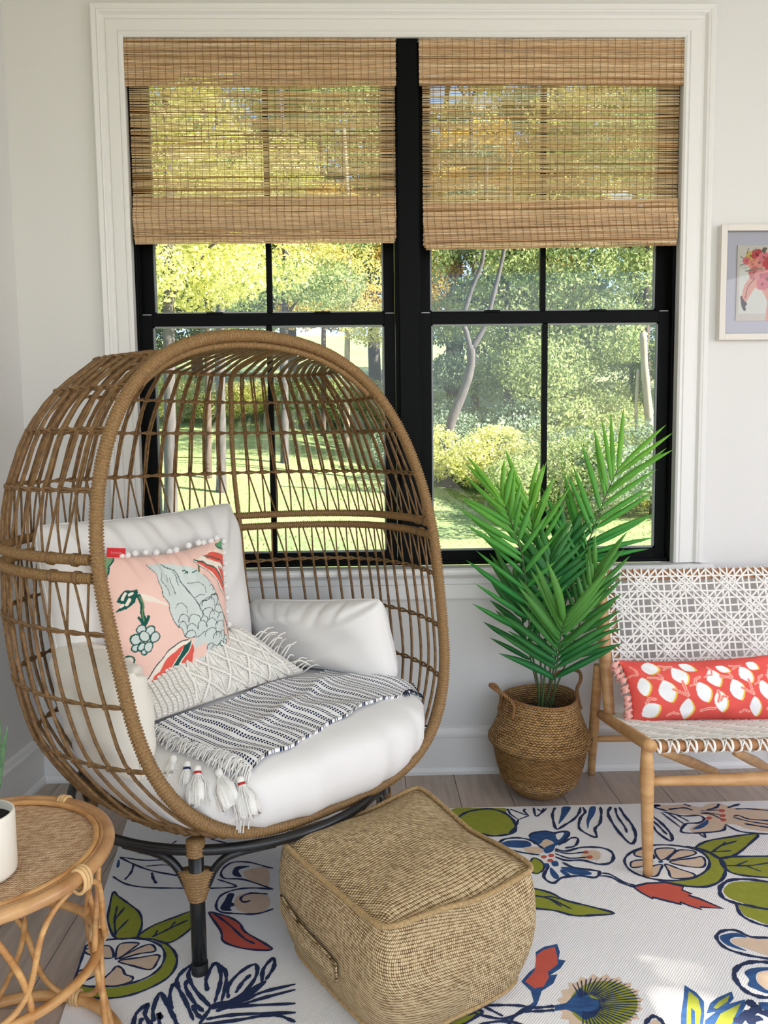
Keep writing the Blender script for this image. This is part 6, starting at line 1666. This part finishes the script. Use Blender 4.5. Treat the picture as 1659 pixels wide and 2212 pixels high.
# ------------------------------------------------------------------ framed print on the wall
fx0, fx1, fz0, fz1 = 2.139, 2.565, 1.634, 2.046
M_fr = mat('white_frame', srgb(222, 216, 208), 0.5)
pic = thing('framed_print', 'square white framed flamingo print hanging on the wall right of the windows', 'picture', ((fx0+fx1)/2, -0.001, fz0))
w_ = 0.022; dp = 0.030
m = MB()
for a, b in (((fx0, fz0), (fx0+w_, fz1)), ((fx1-w_, fz0), (fx1, fz1)), ((fx0+w_, fz1-w_), (fx1-w_, fz1)), ((fx0+w_, fz0), (fx1-w_, fz0+w_))): m.box((a[0], -dp, a[1]), (b[0], -0.001, b[1]), 0.0012)
m.build('frame', M_fr, pic, smooth=False)
obj('mat_board', *box((fx0+w_, -0.008, fz0+w_), (fx1-w_, -0.003, fz1-w_)), mat('lavender_mount', srgb(196, 196, 212), 0.9), pic, smooth=False)
ax_, bx_, az_, bz_ = 2.207, 2.497, 1.704, 1.976
N1, N2 = 150, 150
gx_ = np.linspace(0, 1, N1); Ux, Uz = np.meshgrid(gx_, gx_, indexing='ij')
V = np.stack([ax_+(bx_-ax_)*Ux, np.full_like(Ux, -0.0135), az_+(bz_-az_)*Uz], -1).reshape(-1, 3)
art = obj('artwork', V, grid_faces(N1, N2), attr_mat('printed_paper', 0.7), pic)
x = (Ux*0.29).ravel(); y = ((1-Uz)*0.272).ravel()      # metres from the top left of the sheet
c = np.tile(np.array(srgb(214, 208, 200)), (len(x), 1))
c[(x > 0.008) & (y > 0.085) & (y < 0.245)] = srgb(226, 228, 222)
def ell(cx, cy, rx, ry, col): c[((x-cx)/rx)**2+((y-cy)/ry)**2 < 1] = col
def fil(p, col): c[inpoly(x, y, p)] = col
NK = srgb(232, 166, 150); 
fil([(0.020, 0.20), (0.022, 0.165), (0.030, 0.140), (0.045, 0.120), (0.075, 0.105), (0.120, 0.100), (0.150, 0.125), (0.150, 0.19), (0.165, 0.25), (0.20, 0.272), (0.11, 0.272), (0.115, 0.20), (0.09, 0.155), (0.066, 0.155), (0.050, 0.180), (0.036, 0.205)], NK)
fil([(0.014, 0.185), (0.018, 0.180), (0.028, 0.196), (0.040, 0.208), (0.040, 0.214), (0.034, 0.218), (0.037, 0.232), (0.030, 0.238), (0.020, 0.222)], srgb(60, 56, 58))
c[near(x, y, [(0.066, 0.122), (0.048, 0.138), (0.038, 0.158), (0.033, 0.19)], 0.0012)] = srgb(60, 56, 58)
for (cx, cy, r, col) in [(0.048, 0.038, 0.016, srgb(206, 178, 92)), (0.072, 0.034, 0.019, srgb(192, 62, 72)), (0.034, 0.056, 0.013, srgb(220, 104, 112)), (0.082, 0.062, 0.020, srgb(232, 150, 140)), (0.098, 0.044, 0.018, srgb(224, 120, 130)), (0.056, 0.068, 0.014, srgb(236, 150, 130)), (0.066, 0.100, 0.022, srgb(206, 110, 112)), (0.090, 0.108, 0.024, srgb(222, 140, 136)), (0.118, 0.066, 0.022, srgb(200, 70, 80)), (0.140, 0.05, 0.02, srgb(226, 190, 110)), (0.112, 0.125, 0.026, srgb(206, 96, 108)), (0.095, 0.140, 0.020, srgb(220, 120, 128)), (0.160, 0.075, 0.02, srgb(230, 150, 150))]:
    for q in range(5): ell(cx+0.55*r*math.cos(q*1.257+cx*90), cy+0.55*r*math.sin(q*1.257+cx*90), r*0.62, r*0.62, col)
    ell(cx, cy, r*0.28, r*0.28, tuple(k*0.4 for k in col))
for (a, b) in [((0.034, 0.030), (0.040, 0.012)), ((0.062, 0.022), (0.068, 0.010)), ((0.012, 0.072), (0.026, 0.066)), ((0.022, 0.048), (0.012, 0.040))]: c[near(x, y, [a, b], 0.002)] = srgb(130, 134, 128)
fil([(0.085, 0.022), (0.095, 0.008), (0.110, 0.010), (0.100, 0.030)], srgb(104, 92, 80))
c[near(x, y, [(0.046, 0.064), (0.074, 0.046)], 0.0016) & (np.sin(x*2400) > 0)] = srgb(50, 46, 46)
for q in range(40): ell(0.03+0.07*((q*0.618) % 1), 0.082+0.012*((q*0.377) % 1), 0.0018, 0.0018, srgb(120, 130, 120))
color_attr(art.data, c)
obj('paper_edge', *box((ax_, -0.0133, az_), (bx_, -0.0082, bz_)), M_fr, pic, smooth=False)
obj('glazing', *box((fx0+w_-0.001, -0.022, fz0+w_-0.001), (fx1-w_+0.001, -0.020, fz1-w_+0.001)), M_glass, pic, smooth=False)
# ------------------------------------------------------------------ belly basket
BX, BY, BS, ZS = 1.448, -0.200, 0.965, 0.845
M_bask = weave_mat('seagrass_weave', srgb(200, 160, 108), srgb(162, 122, 76), srgb(92, 64, 36), 0.0135, 0.0085, mode='zig', bump=1.0, dist=0.004, rough=0.8)
M_bask2 = weave_mat('seagrass_rows', srgb(178, 136, 84), srgb(142, 104, 58), srgb(84, 58, 30), 0.016, 0.0055, mode='chain', bump=0.9, dist=0.003, rough=0.8)
M_rope = mat('seagrass_rope', srgb(150, 106, 62), 0.8, var=0.4, scale=70, bump=0.4, bscale=150)
basket = thing('belly_basket', 'round woven seagrass basket with two rope handles, holding the palm under the window', 'basket', (BX, BY, 0.0))
def lathe_uv(prof, name, m, seg=84, wob=0.0):
    prof = np.asarray(spline(prof, len(prof)*5))*np.array([BS, ZS]); V, F = lathe(prof, (BX, BY, 0), seg); V = np.asarray(V)
    a = np.arctan2(V[:, 1]-BY, V[:, 0]-BX); V[:, 2] += wob*np.sin(a*2+0.6)*np.clip((V[:, 2]-0.15)/0.25, 0, 1)
    o = obj(name, V, F, m, basket); d = np.r_[0, np.cumsum(np.linalg.norm(np.diff(prof, axis=0), axis=1))]
    ang = np.tile(np.arange(seg)*2*PI/seg, len(prof)); me = o.data; l = me.uv_layers.new(name='UVMap'); li = np.zeros(len(me.loops), np.int32); me.loops.foreach_get('vertex_index', li)
    UV = np.c_[ang*0.165, np.repeat(d, seg)]
    lu = UV[li].reshape(-1, 4, 2); big = (lu[:, :, 0].max(1)-lu[:, :, 0].min(1)) > 0.5; lu[big] = np.where(lu[big][:, :, :1] < 0.5, lu[big]+np.array([2*PI*0.165, 0]), lu[big])
    l.data.foreach_set('uv', lu.reshape(-1).astype(np.float32)); return o
lathe_uv([(0.001, 0.004), (0.048, 0.003), (0.078, 0.012), (0.112, 0.040), (0.140, 0.085), (0.159, 0.135), (0.168, 0.185), (0.174, 0.225)], 'lower_body', M_bask2, wob=0.004)
lathe_uv([(0.172, 0.225), (0.186, 0.236), (0.1915, 0.250), (0.188, 0.266), (0.176, 0.288), (0.162, 0.325), (0.150, 0.365), (0.140, 0.400), (0.1355, 0.424), (0.133, 0.432), (0.129, 0.430), (0.131, 0.40), (0.142, 0.36), (0.160, 0.30), (0.172, 0.262), (0.160, 0.18), (0.13, 0.06), (0.001, 0.05)], 'upper_body', M_bask, wob=0.006)
P = np.stack([BX+0.1335*BS*np.cos(np.arange(64)*2*PI/64), BY+0.1335*BS*np.sin(np.arange(64)*2*PI/64), 0.431*ZS+0.006*np.sin(np.arange(64)*4*PI/64+0.6)], -1)
V, F = wrapped(P, 0.0050, 0.008, 0.2, 7, closed=True); obj('rim_cord', V, F, M_rope, basket)
def twisted(P, r, pitch, name, par, m, n=70):
    P = spline(P, n); T, N, B = frames(P); d = np.r_[0, np.cumsum(np.linalg.norm(np.diff(P, axis=0), axis=1))]; mb = MB()
    for ph in (0, PI):
        a = d/pitch*2*PI+ph; Q = P+(N*np.cos(a)[:, None]+B*np.sin(a)[:, None])*r*0.6; mb.tube(Q, r*0.72, 7)
    return mb.build(name, m, par)
def bpt(a, z, dr=0.0):
    z = z*ZS; r = BS*np.interp(z/ZS, [0.29, 0.36, 0.43], [0.176, 0.151, 0.134])+dr; return np.array([BX+r*math.cos(a), BY+r*math.sin(a), z])
# left handle leans out over the left side, right handle stands up behind the right rim
a1, a2 = math.radians(218), math.radians(178)
twisted([bpt(a1, 0.37, 0.004), bpt(a1, 0.425, 0.010), bpt(math.radians(208), 0.455, 0.020), (BX-0.168, BY-0.050, 0.406), (BX-0.182, BY-0.022, 0.414), (BX-0.160, BY+0.000, 0.404), bpt(math.radians(184), 0.445, 0.014), bpt(a2, 0.42, 0.007), bpt(a2, 0.37, 0.004)], 0.0058, 0.020, 'rope_handle', basket, M_rope)
a1, a2 = math.radians(28), math.radians(-6)
twisted([bpt(math.radians(62), 0.38, -0.004), bpt(math.radians(60), 0.44, -0.002), (BX+0.085, BY+0.112, 0.408), (BX+0.125, BY+0.095, 0.427), (BX+0.157, BY+0.068, 0.430), (BX+0.158, BY+0.040, 0.410), (BX+0.138, BY+0.018, 0.382), bpt(math.radians(2), 0.42, 0.006), bpt(math.radians(0), 0.37, 0.004)], 0.0058, 0.020, 'rope_handle', basket, M_rope)

# ------------------------------------------------------------------ palm
palm = thing('palm_plant', 'bright green potted palm rising from the seagrass basket in front of the right window', 'plant', (BX, BY, 0.06))
obj('nursery_pot', *lathe([(1e-3, 0.062), (0.085, 0.062), (0.105, 0.27), (0.108, 0.300), (0.102, 0.300), (0.098, 0.28), (1e-3, 0.275)], (BX, BY, 0), 40), mat('black_plastic', (0.012, 0.012, 0.012), 0.5), palm)
def palm_mat(name, tip, base, trans=0.42):
    m = bpy.data.materials.new(name); m.use_nodes = True; n = m.node_tree.nodes; L = m.node_tree.links; b = n['Principled BSDF']
    at = n.new('ShaderNodeAttribute'); at.attribute_name = 'Col'; sp = n.new('ShaderNodeSeparateColor'); L.new(at.outputs['Color'], sp.inputs[0])
    mx = n.new('ShaderNodeMix'); mx.data_type = 'RGBA'; L.new(sp.outputs[0], mx.inputs[0]); mx.inputs[6].default_value = (*base, 1); mx.inputs[7].default_value = (*tip, 1)
    L.new(mx.outputs[2], b.inputs['Base Color']); b.inputs['Roughness'].default_value = 0.38; b.inputs['Specular IOR Level'].default_value = 0.4
    tr = n.new('ShaderNodeBsdfTranslucent'); ms = n.new('ShaderNodeMixShader'); ms.inputs[0].default_value = trans; L.new(mx.outputs[2], tr.inputs['Color'])
    L.new(b.outputs[0], ms.inputs[1]); L.new(tr.outputs[0], ms.inputs[2]); L.new(ms.outputs[0], n['Material Output'].inputs['Surface']); return m
M_leaf = palm_mat('palm_leaf', srgb(176, 232, 76), srgb(64, 172, 84)); M_leafd = palm_mat('palm_leaf_deep', srgb(140, 204, 84), srgb(48, 134, 70)); M_stem = mat('palm_stem', srgb(52, 96, 52), 0.5, var=0.3, scale=30, col2=srgb(74, 66, 40))
def leaflet(p, d, L, w, up, m, par, tip, droop=0.25, fold=0.35):
    """a long folded blade from p along d"""
    d = d/np.linalg.norm(d); sd = np.cross(d, up); sd /= np.linalg.norm(sd); nr = np.cross(sd, d); k = 9; t = np.linspace(0, 1, k)
    C = p+d*(t*L)[:, None]+nr*(0.03*L*np.sin(PI*t)-droop*L*t**2.2*0.35)[:, None]+sd*(0.02*L*np.sin(PI*t))[:, None]*rng.uniform(-1, 1)
    ww = w*np.interp(t, [0, 0.12, 0.45, 0.8, 1], [0.25, 0.75, 1.0, 0.62, 0.02])
    V = np.concatenate([C-sd*ww[:, None]+nr*(ww*fold)[:, None], C, C+sd*ww[:, None]+nr*(ww*fold)[:, None], C-nr*0.0008])
    F = [(i, i+1, k+i+1, k+i) for i in range(k-1)]+[(k+i, k+i+1, 2*k+i+1, 2*k+i) for i in range(k-1)]
    F += [(3*k+i+1, i+1, i, 3*k+i) for i in range(k-1)]+[(2*k+i, 2*k+i+1, 3*k+i+1, 3*k+i) for i in range(k-1)]
    o = obj('leaflet', V, F, m, par)
    cc = np.clip(tip+0.25*t-0.1+rng.uniform(-0.08, 0.08), 0, 1); edge = np.concatenate([cc, cc*0.35, cc, cc*0.6]); color_attr(o.data, np.stack([edge]*3, -1)); return o
def frond(path, start, n, L0, L1, ang0, ang1, face, m, tipv=(0.1, 0.9), w=0.011, side=(1, 1), r=0.0042, jit=0.06, lab=None, endleaf=2, droop=0.25):
    """path: rachis points; leaflets begin at fraction start; face: direction the blade of the frond looks towards"""
    C = spline(np.asarray(path, float), 40); fr = obj('frond', *tube(C, np.linspace(r, r*0.35, 40), 7), M_stem, palm, label=lab)
    T, _, _ = frames(C); face = np.asarray(face, float); face /= np.linalg.norm(face)
    for i in range(n):
        f = start+(1-start)*(i/(n-1))**0.95; k = min(39, int(f*39)); t = T[k]; q = i/(n-1)
        s0 = np.cross(face, t); s0 /= np.linalg.norm(s0)
        for sg in (1, -1):
            if side[0 if sg > 0 else 1] <= 0 or (i > 0 and rng.uniform() < 0.03): continue
            an = math.radians(ang0+(ang1-ang0)*q)+rng.normal(0, jit); L = (L0+(L1-L0)*q)*rng.uniform(0.86, 1.12)*side[0 if sg > 0 else 1]
            pp = C[k]+(C[min(39, k+1)]-C[k])*(0.5 if sg < 0 else 0.0)
            d = t*math.cos(an)+s0*sg*math.sin(an)+face*rng.normal(0.03, 0.07)
            leaflet(pp, d, L, w*rng.uniform(0.85, 1.15), face, m, fr, tipv[0]+(tipv[1]-tipv[0])*q, droop)
    return fr
b0 = np.array([BX+0.012, BY-0.02, 0.30])
FC = (-0.25, -1.0, 0.25)
frond([(1.450, -0.215, 0.28), (1.482, -0.220, 0.409), (1.526, -0.200, 0.654), (1.579, -0.180, 0.816), (1.622, -0.160, 0.895), (1.688, -0.140, 1.059), (1.738, -0.130, 1.165)], 0.52, 13, 0.27, 0.235, 52, 24, FC, M_leaf, (0.0, 0.95), w=0.0100, lab='tall right frond with yellow-green tip', droop=0.10)
frond([(1.425, -0.225, 0.28), (1.436, -0.240, 0.382), (1.403, -0.260, 0.555), (1.385, -0.280, 0.723), (1.363, -0.290, 0.885), (1.326, -0.290, 0.996), (1.300, -0.280, 1.068)], 0.40, 14, 0.22, 0.19, 56, 20, FC, M_leaf, (0.0, 0.8), w=0.0100, side=(1.1, 0.72), lab='left frond leaning towards the egg chair', droop=0.2)
frond([(1.440, -0.230, 0.28), (1.481, -0.240, 0.348), (1.475, -0.320, 0.492), (1.476, -0.365, 0.602), (1.482, -0.385, 0.675)], 0.46, 11, 0.22, 0.235, 54, 24, (-0.1, -1, 0.45), M_leafd, (0.0, 0.85), w=0.0125, lab='low front frond hanging over the basket', droop=0.55)
frond([(1.435, -0.205, 0.28), (1.449, -0.220, 0.376), (1.444, -0.200, 0.572), (1.437, -0.190, 0.770), (1.425, -0.180, 0.934), (1.413, -0.170, 1.040)], 0.50, 12, 0.23, 0.20, 52, 16, FC, M_leaf, (0.0, 0.95), w=0.0098, droop=0.15)
frond([(1.450, -0.220, 0.28), (1.488, -0.230, 0.378), (1.547, -0.250, 0.550), (1.588, -0.262, 0.701), (1.622, -0.268, 0.823)], 0.45, 10, 0.19, 0.17, 52, 16, FC, M_leafd, (0.1, 0.8), w=0.0095, side=(0.75, 1.0))
frond([(1.440, -0.205, 0.28), (1.476, -0.210, 0.389), (1.493, -0.180, 0.529), (1.520, -0.155, 0.691), (1.540, -0.140, 0.806), (1.556, -0.130, 0.906)], 0.50, 13, 0.21, 0.16, 58, 22, FC, M_leafd, (0.0, 0.15), w=0.0115)
frond([(1.425, -0.215, 0.28), (1.441, -0.220, 0.359), (1.411, -0.205, 0.505), (1.382, -0.190, 0.652), (1.362, -0.180, 0.767)], 0.50, 9, 0.14, 0.13, 50, 18, FC, M_leafd, (0.0, 0.5), w=0.0105, side=(1.2, 0.8))
frond([(1.440, -0.235, 0.28), (1.450, -0.250, 0.42), (1.455, -0.260, 0.60), (1.462, -0.255, 0.78), (1.470, -0.24, 0.86)], 0.55, 10, 0.19, 0.15, 56, 22, FC, M_leafd, (0.0, 0.3), w=0.0115)
